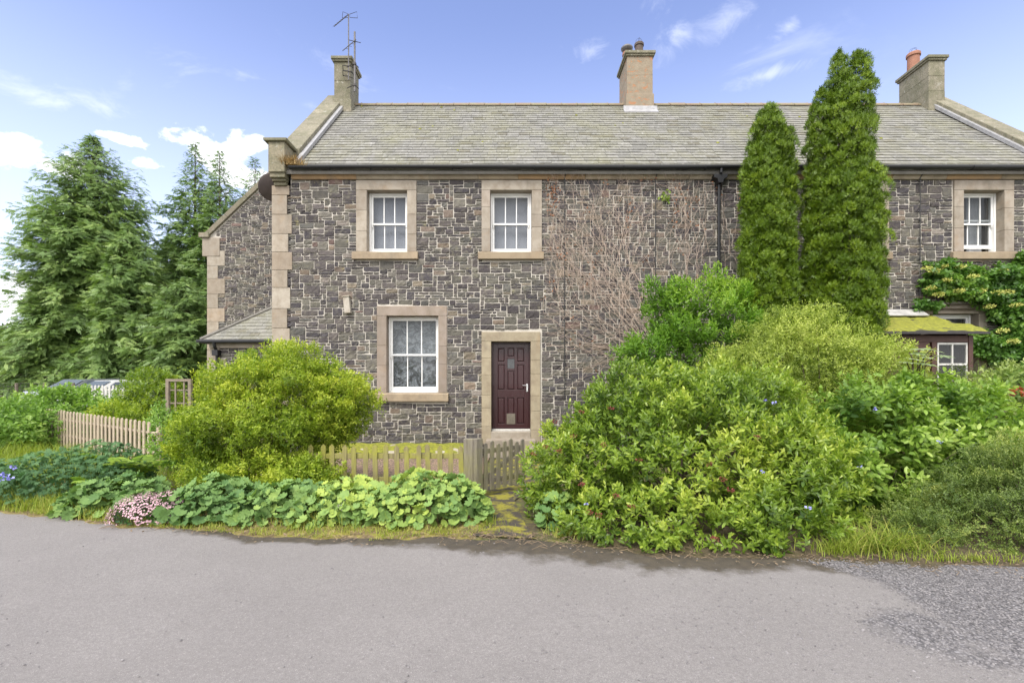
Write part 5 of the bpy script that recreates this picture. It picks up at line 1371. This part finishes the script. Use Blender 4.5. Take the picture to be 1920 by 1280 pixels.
def far_wood():
    lobes = [(x, 75 + 6 * math.sin(x), 3 + 1.5 * math.sin(x * .7), 6, 5, 5 + 2 * math.sin(x * 1.3)) for x in np.arange(-150, 60, 7.5)]
    o = build_np('distant_wood', shrub_foliage(lobes, n=5000, slen=1.6, per=5, L=1.1, Wd=.8, bump=.8, bsc=.4, inner=.3), M['lf_conifer_dark']); tag(o, 'far tree belt closing the horizon', 'wood', kind='stuff')
far_wood()

# ------------------------------------------------------------------ the two columnar thujas
def thuja(label, base, spindles, n_clump, per=64, fr=.056):
    """spindles: (cx, cy, zbase, ztop, rmax, belly); lumpy columns of upright scale sprays"""
    base = np.array(base, float); t = thing('columnar_conifer', base, label, 'tree', None)
    pc, nc = [], []
    area = np.array([(s[3] - s[2]) * s[4] for s in spindles]); area = area / area.sum()
    def prof(u, belly): return np.minimum(1, .72 + .9 * u) * np.clip(1 - np.clip((u - belly) / (1 - belly), 0, 1) ** 2.3, 0, 1) ** .66
    while sum(map(len, pc)) < n_clump * 5:
        i = rng.choice(len(spindles), 4000, p=area); sp = np.array(spindles)[i]
        u = rng.random(4000); az = rng.random(4000) * 2 * PI
        r = sp[:, 4] * prof(u, sp[:, 5]); ok = rng.random(4000) < (.25 + r / sp[:, 4])
        p = np.stack([sp[:, 0] + r * np.cos(az), sp[:, 1] + r * np.sin(az), sp[:, 2] + u * (sp[:, 3] - sp[:, 2])], -1)
        for k, s in enumerate(spindles):
            uu = (p[:, 2] - s[2]) / (s[3] - s[2]); rr = s[4] * np.where((uu > 0) & (uu < 1), prof(np.clip(uu, 0, 1), s[5]), 0)
            ok &= (i == k) | (np.hypot(p[:, 0] - s[0], p[:, 1] - s[1]) > rr * .9)
        pc.append(p[ok]); nc.append(np.stack([np.cos(az), np.sin(az), .25 + .9 * (u > .85)], -1)[ok])
    pc, nc = np.concatenate(pc), nrm(np.concatenate(nc)); keep = []
    for i in range(len(pc)):
        if len(keep) >= n_clump: break
        if not keep or (np.linalg.norm((pc[keep] - pc[i]) * np.array((1, 1, .8)), axis=1) > .19).all(): keep.append(i)
    pc, nc = pc[keep], nc[keep]; n_clump = len(pc)
    pc = pc + nc * (.05 * wob(pc, 2.3) + np.clip(.05 * rng.normal(size=n_clump), -.10, .07))[:, None]
    cr = .115 + .065 * rng.random(n_clump); ct = rng.random(n_clump); pc = pc - nc * (cr * .75)[:, None]
    I = np.repeat(np.arange(n_clump), per); m = len(I)
    ax = nrm(nc + np.array((0, 0, .55)) + rng.normal(size=pc.shape) * .3)
    u = nrm(rng.normal(size=(m, 3)) * .8 + ax[I] * 1.35)
    pos = pc[I] + u * np.array((1, 1, 1.25)) * (cr[I] * (.82 + .20 * rng.random(m)))[:, None]
    d = u * .45 + np.array((0, 0, .75)) + rng.normal(size=(m, 3)) * .55
    n = rng.normal(size=(m, 3)) * .45 + u
    sz = fr * (.6 + .8 * rng.random(m))
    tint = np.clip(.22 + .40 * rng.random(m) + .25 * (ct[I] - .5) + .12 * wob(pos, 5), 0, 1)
    pieces = [leaves(pos, d, n, sz, sz * .75, T_FROND, tint)]
    # sprays fill the column; their darker tint paints shade into the gaps
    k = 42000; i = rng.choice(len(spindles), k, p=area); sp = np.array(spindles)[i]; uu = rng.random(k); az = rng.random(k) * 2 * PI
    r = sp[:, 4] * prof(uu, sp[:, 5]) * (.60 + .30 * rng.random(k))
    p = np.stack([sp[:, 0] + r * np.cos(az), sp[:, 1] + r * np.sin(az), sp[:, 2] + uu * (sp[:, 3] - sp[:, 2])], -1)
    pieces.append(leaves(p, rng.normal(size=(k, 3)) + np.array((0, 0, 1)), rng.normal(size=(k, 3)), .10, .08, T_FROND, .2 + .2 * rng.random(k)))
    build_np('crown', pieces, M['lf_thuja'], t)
    tr = MB()
    for s in spindles: tr.tube([(base[0], base[1], 0), (s[0], s[1], max(s[2], .6)), (s[0], s[1], s[2] + (s[3] - s[2]) * .9)], [.10, .07, .015], 7)
    tr.build('trunk', M['bark'], t)
Y9 = 9.75
def spn(px, w, zt_py, zb, belly, dy=0): return (FX(px, Y9), Y9 + dy, zb, FZ(zt_py + 16, Y9), max(w - 6, 12) * Y9 / F, belly)
thuja('shorter columnar conifer, blunt topped, nearer the downpipe', (FX(1440, Y9), Y9, 0), [spn(1441, 36, 190, .6, .9), spn(1424, 42, 250, 1.0, .8, -.05), spn(1468, 29, 224, 2.2, .9, .05), spn(1410, 30, 400, 1.4, .75, -.1), spn(1460, 34, 420, 1.0, .8, -.1)], 900, 210)
thuja('taller columnar conifer with a twin pointed tip above the ridge', (FX(1580, Y9), Y9, 0), [spn(1574, 30, 82, .4, .8), spn(1607, 33, 86, 2.5, .8, -.05), spn(1580, 58, 118, .6, .6), spn(1542, 34, 150, 1.5, .75, .05), spn(1612, 37, 300, .4, .75, -.10), spn(1534, 36, 330, 1.0, .8, -.1), spn(1578, 60, 300, .8, .85, -.22), spn(1526, 34, 450, .8, .8, -.05)], 1500, 210)

# ------------------------------------------------------------------ shrubs on the right
def lobe(px, py, Y, rx, ry, rz): c = P(px, py, Y); return (c[0], c[1], c[2], rx, ry, rz)
T_VIB = T_OVAL
weig = [lobe(1320, 590, 9.25, .98, .75, .88), lobe(1225, 665, 9.15, .72, .6, .50), lobe(1300, 730, 9.3, 1.2, .8, 1.15), lobe(1370, 580, 9.4, .55, .5, .55), lobe(1250, 560, 9.3, .45, .45, .42), lobe(1185, 650, 9.1, .45, .4, .25)]
shrub('leafy_shrub', 'bright green upright shrub with narrow leaves against the creeper wall', 'shrub', weig, M['lf_weigela'], n=2900, slen=.26, per=10, L=.095, Wd=.030, up=.9, bump=.11, bsc=2.2, inner=.5, seed=2, gaps=-.62, spread=(70, 24), grav=.12, clump=(90, .26, .9))
spi = [lobe(1500, 660, 7.9, 1.15, .9, .80), lobe(1410, 700, 7.8, .75, .7, .62), lobe(1610, 690, 7.8, .95, .8, .62), lobe(1530, 790, 7.8, 1.6, .9, .9)]
shrub('airy_shrub', 'airy pale green small-leaved shrub in front of the two columnar conifers', 'shrub', spi, M['lf_spirea'], n=7500, slen=.20, per=10, L=.044, Wd=.020, up=.6, rnd=.6, bump=.13, bsc=3.0, inner=.45, seed=5, gaps=-.7, spread=(70, 35), stem_r=.014, nstem=26, clump=(190, .24, .8))
dog = [lobe(1640, 830, 6.5, .95, .8, .98), lobe(1740, 800, 6.9, .85, .8, .75), lobe(1600, 900, 6.0, .7, .6, .6), lobe(1830, 800, 6.8, .9, .8, .62), lobe(1760, 880, 6.1, .80, .6, .5), lobe(1860, 840, 6.1, .7, .6, .42)]
dg = shrub('broad_leaved_shrub', 'mixed broad-leaved green shrub with blue periwinkle between viburnum and cotoneaster', 'shrub', dog, M['lf_dogwood'], n=2300, slen=.24, per=8, L=.105, Wd=.056, up=.45, bump=.13, bsc=2.4, inner=.4, seed=7, gaps=-.5, grav=.25, clump=(130, .25, .85))
cot = [lobe(1850, 985, 5.15, .85, .70, .68), lobe(1930, 945, 5.25, .90, .8, .78), lobe(1745, 1005, 5.05, .55, .48, .42)]
shrub('cotoneaster_shrub', 'dense dark tiny-leaved shrub by the road at the right edge', 'shrub', cot, M['lf_coton'], n=5200, slen=.17, per=13, L=.027, Wd=.014, up=.15, rnd=.5, bump=.13, bsc=4, inner=.3, seed=9, spread=(72, 45), whorl=PI, nstem=18, stem_r=.012, clump=(170, .20, .6))
vib = [lobe(1270, 865, 6.15, 1.65, 1.15, 1.22), lobe(1100, 895, 6.0, .78, .75, .84), lobe(1445, 900, 5.95, .92, .95, 1.02), lobe(1290, 990, 5.12, 1.36, .48, .58), lobe(1150, 990, 5.25, .70, .48, .46), lobe(1440, 990, 5.0, .76, .46, .54), lobe(1190, 790, 6.3, .8, .7, .75), lobe(1380, 790, 6.5, .9, .8, .88)]
vb = shrub('viburnum_shrub', 'big rounded glossy evergreen shrub with red flower heads beside the gate', 'shrub', vib, M['lf_viburnum'], n=4600, slen=.17, per=11, L=.078, Wd=.033, up=.55, rnd=.45, bump=.12, bsc=2.6, inner=.35, seed=1, gaps=-.62, spread=(82, 26), tgain=.28, nstem=22, clump=(300, .21, .9))
def flower_heads(parent, pts, mat, name, r, n=28, petal=.018, flat=.6):
    for p in pts:
        p = np.array(p); u = nrm(rng.normal(size=(n, 3))) * np.array((1, 1, flat)); pos = p + u * r * (rng.random((n, 1)) ** .5)
        build_np(name, [leaves(pos, u + np.array((0, -.4, .3)), rng.normal(size=(n, 3)), petal, petal, T_DIAM, rng.random(n))], mat, parent)
def surface_at(lobes, px, py):
    """first point of the lobes met by the sight line of a photographed flower"""
    o = np.array((0, 0, EYE)); d = nrm(P(px, py, 1.0) - o); best = None
    for l in lobes:
        c, r = np.array(l[:3]), np.array(l[3:]); a, b = d / r, (o - c) / r; A, B, C = a @ a, 2 * a @ b, b @ b - 1; D = B * B - 4 * A * C
        if D > 0:
            t = (-B - math.sqrt(D)) / (2 * A); best = t if best is None else min(best, t)
    return None if best is None else o + d * (best - .10)
def heads(parent, lobes, pix, *a, **k):
    pts = [q for q in (surface_at(lobes, *p) for p in pix) if q is not None]
    flower_heads(parent, pts, *a, **k)
heads(vb, vib, [(1040, 790), (1075, 817), (1132, 833), (1155, 930), (1184, 948), (1105, 960), (1122, 965), (1145, 765), (1090, 772), (1022, 838), (1000, 850), (1050, 845), (1330, 870), (1355, 898), (1370, 918), (1340, 1010), (1198, 862), (1090, 908), (1420, 820)], M['redbud'], 'flower_head', .035, 34, .016)
heads(dg, dog + vib, [(1435, 752), (1452, 755), (1640, 767), (1612, 875), (1432, 883), (1515, 952), (1762, 828), (1910, 824), (1098, 945), (1797, 806)], M['blue'], 'flower', .014, 6, .026)
heads(vb, vib, [(1068, 758), (1063, 762)], M['white_petal'], 'flower', .012, 6, .022)
var = [lobe(1850, 760, 8.0, .85, .7, .62), lobe(1930, 740, 8.0, .7, .6, .65), lobe(1770, 790, 7.6, .6, .6, .5)]
vs_ = shrub('variegated_shrub', 'cream and green variegated shrub with a few red leaves at right', 'shrub', var, M['lf_varieg'], n=900, slen=.2, per=8, L=.10, Wd=.05, bump=.1, inner=.4, seed=13, gaps=-.5)
heads(vs_, var, [(1838, 748), (1850, 742), (1862, 746), (1848, 752), (1885, 738), (1912, 735)], M['lf_red'], 'red_leaves', .09, 16, .075)
hed = [lobe(1835, 712, 8.75, .9, .55, .30), lobe(1925, 722, 8.7, .8, .55, .32), lobe(1850, 800, 8.8, 1.2, .5, .75)]
shrub('clipped_hedge', 'low clipped dull green hedge in front of the brown porch', 'hedge', hed, M['lf_hedge'], n=2400, slen=.12, per=9, L=.028, Wd=.014, bump=.05, inner=.3, seed=17)
def castor():
    t = thing('palmate_plant', (FX(1725, 7.0), 7.0, 0), 'pale plant with large fingered leaves beside the porch', 'plant')
    m = MB(); P_, D_, N_ = [], [], []
    for px, py in ((1705, 660), (1722, 652), (1745, 655), (1735, 668), (1712, 672), (1752, 665), (1728, 680), (1700, 678), (1740, 682)):
        p = P(px, py, 7.0 + random.uniform(-.12, .1)); P_.append(p); D_.append((random.uniform(-1, 1), -.8 + random.uniform(-.3, .4), -.12)); N_.append((random.uniform(-.2, .2), -.35, 1))
        m.tube([(FX(1725, 7.0), 7.1, .2), (p[0] * .5 + FX(1725, 7) * .5, 7.06, p[2] - .12), p], .008, 5)
    k = len(P_); build_np('foliage', [leaves(np.array(P_), np.array(D_, float), np.array(N_, float),   .27, .26, T_PALM, rng.random(k))], M['lf_pale'], t); m.build('stems', M['bark'], t)
castor()
def climber():
    t = thing('climbing_hydrangea', (FX(1850), YF - .15, 0), 'leafy climber with pale flower heads on the wall under the right window', 'climbing plant')
    lb = [lobe(1800, 530, 10.82, .75, .22, .42), lobe(1880, 540, 10.8, .75, .28, .55), lobe(1940, 520, 10.8, .5, .25, .65), lobe(1860, 640, 10.78, .45, .3, .36), lobe(1905, 650, 10.75, .7, .35, .55), lobe(1770, 510, 10.85, .4, .15, .35), lobe(1915, 590, 10.75, .6, .33, .6), lobe(1735, 572, 10.9, .35, .1, .12)]
    build_np('foliage', shrub_foliage(lb, n=2600, slen=.16, per=7, L=.105, Wd=.07, up=.1, rnd=.5, bump=.10, bsc=3, inner=.5, seed=21, gaps=-.6, grav=.45, clump=(120, .20, .7)), M['lf_climber'], t)
    st = MB()
    for l in lb:
        for _ in range(5):
            e = Vector((l[0] + random.uniform(-.4, .4), YF - .08, l[2] + random.uniform(-.25, .3))); bx_ = FX(1905) + random.uniform(-.1, .3); st.tube([(bx_, YF - .08, .1), (bx_, YF - .09, max(e.z - .35, e.z * .7)), (bx_ * .5 + e.x * .5, YF - .1, e.z), e], .011, 5)
    st.build('stems', M['bark'], t)
    heads(t, lb, [(1738, 503), (1752, 508), (1768, 500), (1775, 525), (1800, 500), (1745, 540), (1760, 552), (1798, 545), (1825, 518), (1880, 508), (1870, 548), (1815, 565), (1855, 575), (1905, 572), (1890, 548), (1840, 545), (1900, 640), (1880, 620), (1735, 515)], M['creamflower'], 'flower_head', .10, 80, .030, .5)
climber()
# ------------------------------------------------------------------ shrubs on the left
hon = [lobe(520, 775, 7.35, 1.22, .95, 1.02), lobe(425, 815, 7.2, .78, .75, .78), lobe(612, 755, 7.4, .68, .65, .70), lobe(500, 890, 6.75, 1.0, .6, .55), lobe(545, 692, 7.4, .56, .5, .40), lobe(560, 890, 6.5, .42, .35, .30)]
shrub('honeysuckle_shrub', 'wide yellow-green small-leaved shrub spilling over the left end of the old fence', 'shrub', hon, M['lf_honeysuckle'], n=10500, slen=.24, per=13, L=.046, Wd=.022, up=.35, rnd=.65, bump=.22, bsc=3.0, inner=.5, seed=3, gaps=-.42, spread=(74, 36), stem_r=.014, nstem=26, tgain=.32, clump=(190, .25, .72))
rb = [lobe(285, 742, 12.6, .80, .75, .80), lobe(285, 790, 12.6, .86, .8, .75)]
shrub('round_bush', 'neat round glossy bush between the pale fence and the trellis', 'shrub', rb, M['lf_laurel'], n=1300, slen=.16, per=9, L=.075, Wd=.036, bump=.06, inner=.3, seed=23)
b1 = [lobe(130, 770, 13.6, 1.7, .9, .75), lobe(200, 785, 13.2, 1.2, .8, .66), lobe(60, 790, 13.6, 1.3, .9, .7)]
shrub('bramble_bush', 'spreading leafy bush behind the pale picket fence', 'shrub', b1, M['lf_bramble'], n=1500, slen=.28, per=8, L=.12, Wd=.07, bump=.16, bsc=1.8, inner=.45, seed=25, gaps=-.7, grav=.2, clump=(90, .28, .8))
b2 = [lobe(25, 800, 11.8, 1.05, .8, .72), lobe(60, 790, 12.6, .8, .7, .62), lobe(-80, 790, 12.0, 1.4, .8, .9)]
shrub('bramble_bush', 'leafy bush at the left edge before the far end of the pale fence', 'shrub', b2, M['lf_bramble'], n=1200, slen=.26, per=8, L=.11, Wd=.065, bump=.15, bsc=2, inner=.45, seed=27, gaps=-.7, grav=.2)
b3 = [lobe(215, 775, 11.6, .6, .4, .32), lobe(250, 785, 11.2, .45, .35, .30)]
shrub('yellow_green_bush', 'low yellow-green bush just over the middle of the pale fence', 'shrub', b3, M['lf_honeysuckle'], n=420, slen=.2, per=9, L=.07, Wd=.032, bump=.08, inner=.4, seed=29)
b4 = [lobe(305, 800, 10.2, .38, .4, .55), lobe(335, 830, 8.6, .45, .5, .5)]
shrub('leafy_weed', 'dark leafy weeds at the right end of the pale fence', 'plant', b4, M['lf_bramble'], n=480, slen=.2, per=7, L=.075, Wd=.04, bump=.1, inner=.4, seed=31)

# low plants along the verge
def mound_leaves(lobes, n, L, mat, parent, tmpl=T_ROUND, seed=0.0, name='foliage', tilt=.75, tv=.3, face=.5, toff=.3):
    p, nn = sample_lobes(lobes, n, .04, .35, .85)
    p = p + nn * (.04 * wob(p, 5, seed))[:, None]
    nd = nrm(nn + np.array((0, -face * .7, .5)) + rng.normal(size=p.shape) * .38)
    d = np.cross(nd, rng.normal(size=p.shape)); d = d * .6 + nn * .5; d[:, 2] -= .25
    s = L * (.45 + .85 * rng.random(len(p)))
    t = np.clip(toff + tv * wob(p, 2.5, seed + 3) + .45 * (rng.random(len(p)) - .5), 0, 1)
    d = nrm(d); pos = p - d * (s * .5)[:, None]
    o = build_np(name, [leaves(pos, d, nd, s, s, tmpl, t)], mat, parent, True)
    m = MB()
    for i in range(0, len(p), 6):
        q = p[i]; b = (q[0] * .6 + .4 * lobes[0][0] + random.uniform(-.1, .1), q[1] + .12, .02); m.tube([b, (b[0] * .4 + q[0] * .6, (b[1] + q[1]) / 2, q[2] * .65), q], .004, 4, cap=False)
    m.build('stalks', M['lf_alchemilla'], parent)
    return o
ALC = [((800, 932, 5.86), (.78, .55, .46), 330, 'large soft scallop-leaved clump in front of the gate post', .30),
       ((655, 940, 5.84), (.62, .50, .40), 250, 'scallop-leaved clump with white flowers before the mossy pickets', .32),
       ((545, 945, 5.88), (.60, .50, .38), 230, 'scallop-leaved clump under the right half of the honeysuckle shrub', .05),
       ((410, 935, 5.95), (.62, .48, .40), 230, 'dark scallop-leaved clump right of the pink flowers', -.02),
       ((230, 918, 6.25), (.62, .45, .38), 200, 'scallop-leaved clump left of the pink flowers, near the fern', .05)]
for (px, py, Y), r, n, lab, tv in ALC:
    c = P(px, py, Y); t = thing('lady_mantle', (c[0], Y, 0), lab, 'plant', 'scallop-leaved clumps along the verge')
    lbs = [(c[0], Y, .10, r[0], r[1], r[2]), (c[0] - r[0] * .5, Y - .15, .06, r[0] * .6, r[1] * .7, r[2] * .8), (c[0] + r[0] * .45, Y - .1, .08, r[0] * .6, r[1] * .7, r[2] * .85)]
    mound_leaves(lbs, int(n * 2.5), .108, M['lf_alchemilla'], t, seed=px * .01, tv=.16, toff=.22 + tv * 1.3)
    if 'white flowers' in lab:
        flower_heads(t, [P(648 + random.uniform(-14, 22), 950 + random.uniform(-10, 12), 5.52) for _ in range(9)], M['white_petal'], 'flower_head', .03, 16, .014)
c = P(1055, 965, 5.45); t = thing('lady_mantle', (c[0], 5.4, 0), 'small scallop-leaved clump tucked under the big glossy shrub', 'plant', 'scallop-leaved clumps along the verge')
mound_leaves([(c[0], 5.5, .10, .30, .22, .30), (c[0] + .2, 5.42, .06, .2, .2, .2)], 90, .12, M['lf_alchemilla'], t, seed=4)
def saxifrage():
    Y = 5.75; c = P(285, 945, Y); t = thing('pink_saxifrage', (c[0], Y, 0), 'low cushion of tiny pale pink flowers at the road verge', 'flowers')
    lb = [(c[0] - .08, Y, .05, .34, .28, .24), (c[0] + .22, Y + .03, .07, .20, .2, .25)]
    p, nn = sample_lobes(lb, 520, .03, .3); k = len(p)
    build_np('foliage', [leaves(p - nn * .05, nn + rng.normal(size=(k, 3)) * .5, rng.normal(size=(k, 3)) + np.array((0, 0, 1)), .05, .03, T_OVAL, rng.random(k) * .5)], M['lf_geranium'], t)
    p, nn = sample_lobes(lb, 2300, .05, .12); k = len(p); p = p + nn * (.02 + .06 * rng.random(k))[:, None]
    keep = wob(p, 9, 2) > -.45; p, nn = p[keep], nn[keep]; k = len(p)
    pl = []
    for j in range(4):
        a = j * PI / 2; e1 = nrm(np.cross(nn, np.array((.3, .2, .9)))); e2 = np.cross(nn, e1)
        pl.append(leaves(p, e1 * math.cos(a) + e2 * math.sin(a) + nn * .25, nn, .0115, .009, T_DIAM, rng.random(k)))
    o = build_np('blossom', pl, M['pink'], t); o['kind'] = 'stuff'
    m = MB()
    for i in range(0, k, 5): q = p[i]; m.tube([(q[0] * .9 + c[0] * .1, q[1] + .03, .03), q], .002, 3, cap=False)
    m.build('stalks', M['bark'], t)
saxifrage()
def geranium():
    t = thing('geranium_patch', (FX(100, 6.9), 6.9, 0), 'blue-green geranium mound with violet flowers at the left road edge', 'plant')
    lb = [lobe(110, 915, 6.8, .95, .5, .58), lobe(20, 930, 6.6, .8, .5, .54), lobe(190, 890, 7.2, .75, .5, .52), lobe(-90, 920, 6.9, .9, .6, .5)]
    mound_leaves(lb, 3600, .078, M['lf_geranium'], t, tmpl=t_palm(7), seed=7, tv=.3)
    heads(t, lb, [(5, 890), (12, 893), (18, 897), (25, 875), (2, 900)], M['blue'], 'flower', .02, 9, .035)
geranium()
def fern(px, py, Y, label, n=9, L=.6, az0=-.4):
    c = P(px, py, Y); t = thing('fern', (c[0], c[1], 0), label, 'fern'); P_, D_, N_, S_ = [], [], [], []; m = MB()
    for i in range(n):
        az = -PI / 2 + (i - n / 2) / n * 3.6 + random.uniform(-.2, .2); d = np.array((math.cos(az), math.sin(az), 0)); h = L * random.uniform(.7, 1.1); k = 16; pts = []
        for j in range(k):
            s = j / (k - 1); p = np.array((c[0], c[1], .08)) + d * h * s * .8 + np.array((0, 0, h * (1.5 * s - .85 * s * s))); pts.append(p)
            if j > 2:
                for sg in (-1, 1): P_.append(p); D_.append(np.array((-d[1], d[0], 0)) * sg + d * .45); N_.append(np.array((0, -.55, .8)) + d * .3); S_.append(.17 * math.sin(PI * min(1, .25 + s * .75)) + .02)
        m.tube(pts, .004, 4, cap=False)
    S_ = np.array(S_); build_np('fronds', [leaves(np.array(P_), np.array(D_), np.array(N_), S_, S_ * .32, T_OVAL, rng.random(len(S_)))], M['lf_fern'], t); m.build('stalks', M['lf_fern'], t)
fern(250, 850, 7.3, 'bright yellow-green fern arching in front of the pale fence', 15, .80)
fern(200, 895, 6.5, 'low yellow fern frond clump beside the grass at the verge', 9, .50)

# ------------------------------------------------------------------ grass, gravel, litter (uncountable)
def grass():
    xs, ys, hs, ws, ln, tt = [], [], [], [], [], []
    def patch(px, py, sx, sy, n, h, lean=.6, tint=.45, w=.008, tv=.5):
        Y = gd(py); x = FX(px, Y) + rng.normal(size=n) * sx; y = Y + rng.normal(size=n) * sy
        ok = y > edge_y(x) - .05; k = ok.sum()
        xs.append(x[ok]); ys.append(y[ok]); hs.append(h * (.5 + .8 * rng.random(k))); ws.append(np.full(k, w)); ln.append(lean * (.3 + 1.2 * rng.random(k))); tt.append(np.clip(tint + tv * (rng.random(k) - .5), 0, 1))
    patch(120, 955, .55, .12, 1800, .20, tint=.55); patch(250, 970, .45, .10, 1500, .17, tint=.6); patch(30, 940, .5, .2, 900, .22, tint=.4); patch(175, 925, .22, .15, 600, .38, .45, .35)
    patch(-60, 935, .7, .3, 1000, .25); patch(400, 985, .5, .06, 700, .10, tint=.6); patch(600, 990, .28, .07, 700, .19, .8, .65); patch(700, 1000, .6, .05, 500, .09, tint=.6)
    patch(1085, 1008, .14, .05, 320, .12, .8, .7); patch(1640, 1030, .20, .14, 420, .30, 1.1, .45, .009, .9); patch(1700, 1040, .20, .07, 260, .22, 1.2, .45, .009, .9); patch(1580, 1040, .14, .06, 360, .17, .8, .5); patch(1830, 1055, .4, .04, 300, .08, tint=.5)
    patch(905, 985, .12, .06, 120, .10, .7, .5); patch(700, 860, 1.2, .3, 500, .14, tint=.3)
    n = 5200; x = rng.uniform(-6.5, .3, n); y = edge_y(x) + np.abs(rng.normal(0, .28, n)) - .04; k = (np.abs(x - .12) > .35) & (wob(np.stack([x, y, y * 0], -1), 5) > -.25); x, y = x[k], y[k]; k = len(x)
    xs.append(x); ys.append(y); hs.append(.025 + .06 * rng.random(k)); ws.append(np.full(k, .006)); ln.append(.5 + rng.random(k)); tt.append(.3 + .6 * rng.random(k))
    # meadow beyond the geraniums at the far left
    n = 9000; x = rng.uniform(-13, -5.2, n); y = rng.uniform(7.4, 11.5, n); ok = y > 7.3 + (x + 5.2) * -.1
    x, y = x[ok], y[ok]; k = len(x); xs.append(x); ys.append(y); hs.append(.18 + .22 * rng.random(k)); ws.append(np.full(k, .010)); ln.append(.3 + .7 * rng.random(k)); tt.append(.25 + .35 * rng.random(k))
    n = 6000; x = rng.uniform(-24, -11, n); y = rng.uniform(11, 20, n); xs.append(x); ys.append(y); hs.append(.25 + .3 * rng.random(n)); ws.append(np.full(n, .018)); ln.append(.3 + .6 * rng.random(n)); tt.append(.2 + .4 * rng.random(n))
    x, y, h, w, l, t = map(np.concatenate, (xs, ys, hs, ws, ln, tt))
    o = build_np('grass', grass_blades(np.stack([x, y, np.full(len(x), .02)], -1), h, l, w, t), M['lf_grass']); tag(o, 'yellow-green grass growing along the verge', 'grass', kind='stuff')
grass()
def stones(name, pts, sizes, mat, label):
    tv = np.array([(1, 0, 0), (-1, 0, 0), (0, 1, 0), (0, -1, 0), (0, 0, 1), (0, 0, -1), (.6, .6, .5), (-.6, .5, .55), (.5, -.6, .5), (-.55, -.55, .5)], float); tf = None
    base = np.array([(1, 0, 0), (.5, .8, .1), (-.6, .75, 0), (-1, -.1, .1), (-.4, -.85, 0), (.55, -.8, .05), (.45, .1, .62), (-.1, .45, .6), (-.4, -.3, .58), (.1, -.45, .55)], float)
    fc = np.array([(0, 1, 6), (1, 7, 6), (1, 2, 7), (2, 3, 7), (3, 8, 7), (3, 4, 8), (4, 9, 8), (4, 5, 9), (5, 0, 9), (0, 6, 9), (6, 7, 8), (6, 8, 9)])
    m = len(pts); a = rng.random(m) * 2 * PI; c, s = np.cos(a), np.sin(a)
    b = base[None] * (1 + .3 * rng.normal(size=(m, 10, 3))) * sizes[:, None, None] * np.array((1, .75, .8))
    V = np.stack([b[..., 0] * c[:, None] - b[..., 1] * s[:, None], b[..., 0] * s[:, None] + b[..., 1] * c[:, None], b[..., 2]], -1) + pts[:, None]
    o = build_np(name, [(V.reshape(-1, 3), (fc[None] + (np.arange(m) * 10)[:, None, None]).reshape(-1, 3), np.zeros(m * 10))], mat); return tag(o, label, 'gravel', kind='stuff')
def gravel():
    n = 60000; x = rng.uniform(2.0, 8, n); y = rng.uniform(1.8, 4.9, n); k = (sd(x, y, LOOSE_A) > -.02 + .05 * rng.normal(size=n)) & (y < edge_y(x)); x, y = x[k][:15000], y[k][:15000]
    n = 12000; x2 = rng.uniform(1.5, 5, n); y2 = rng.uniform(2.2, 4, n); k = sd(x2, y2, LOOSE_B) > -.06 + .07 * rng.normal(size=n); x2, y2 = x2[k][:1500], y2[k][:1500]
    n = 3400; x3 = np.concatenate([rng.uniform(-6, 6, 1500), rng.normal(1.9, 1.1, n - 1500)]); y3 = np.concatenate([rng.uniform(2.3, 5.2, 1500), rng.normal(3.0, .5, n - 1500)]); k = y3 < edge_y(x3) - .1; x3, y3 = x3[k], y3[k]
    x, y = np.concatenate([x, x2, x3]), np.concatenate([y, y2, y3])
    s = .0035 + .008 * rng.random(len(x)) ** 2.2
    s[-len(x3):] = .0028 + .009 * rng.random(len(x3)) ** 2.4
    stones('gravel', np.stack([x, y, np.full(len(x), .010)], -1), s, M['pebble'], 'loose grey road gravel scattered over the tarmac')
gravel()
def litter():
    m = MB(); pts = []
    for _ in range(260):
        px = random.choice((random.uniform(150, 900), random.uniform(880, 1100), random.uniform(1000, 1900))); Y = float(edge_y(FX(px, 5.2))) + random.gauss(.02, .13); x = FX(px, Y); a = random.uniform(0, PI); L = random.uniform(.03, .16)
        m.tube([(x, Y, .03), (x + math.cos(a) * L * .5, Y + math.sin(a) * L * .5, .045), (x + math.cos(a + .4) * L, Y + math.sin(a + .4) * L, .03)], .0025, 4, cap=False)
    o = m.build('dead_twigs', M['twig']); tag(o, 'dry twigs and straw lying along the verge', 'litter', kind='stuff')
    n = 900; px = rng.uniform(-100, 2000, n); x0 = FX(px, 5.2); y = edge_y(x0) + rng.normal(0.02, .12, n); p = np.stack([x0, y, np.full(n, .03)], -1)
    o = build_np('dead_leaves', [leaves(p, rng.normal(size=(n, 3)) * np.array((1, 1, .15)), np.array((0, 0, 1)) + rng.normal(size=(n, 3)) * .3, .032, .016, T_OVAL, rng.random(n))], M['twig']); tag(o, 'fallen brown leaves lying along the road edge', 'litter', kind='stuff')
litter()
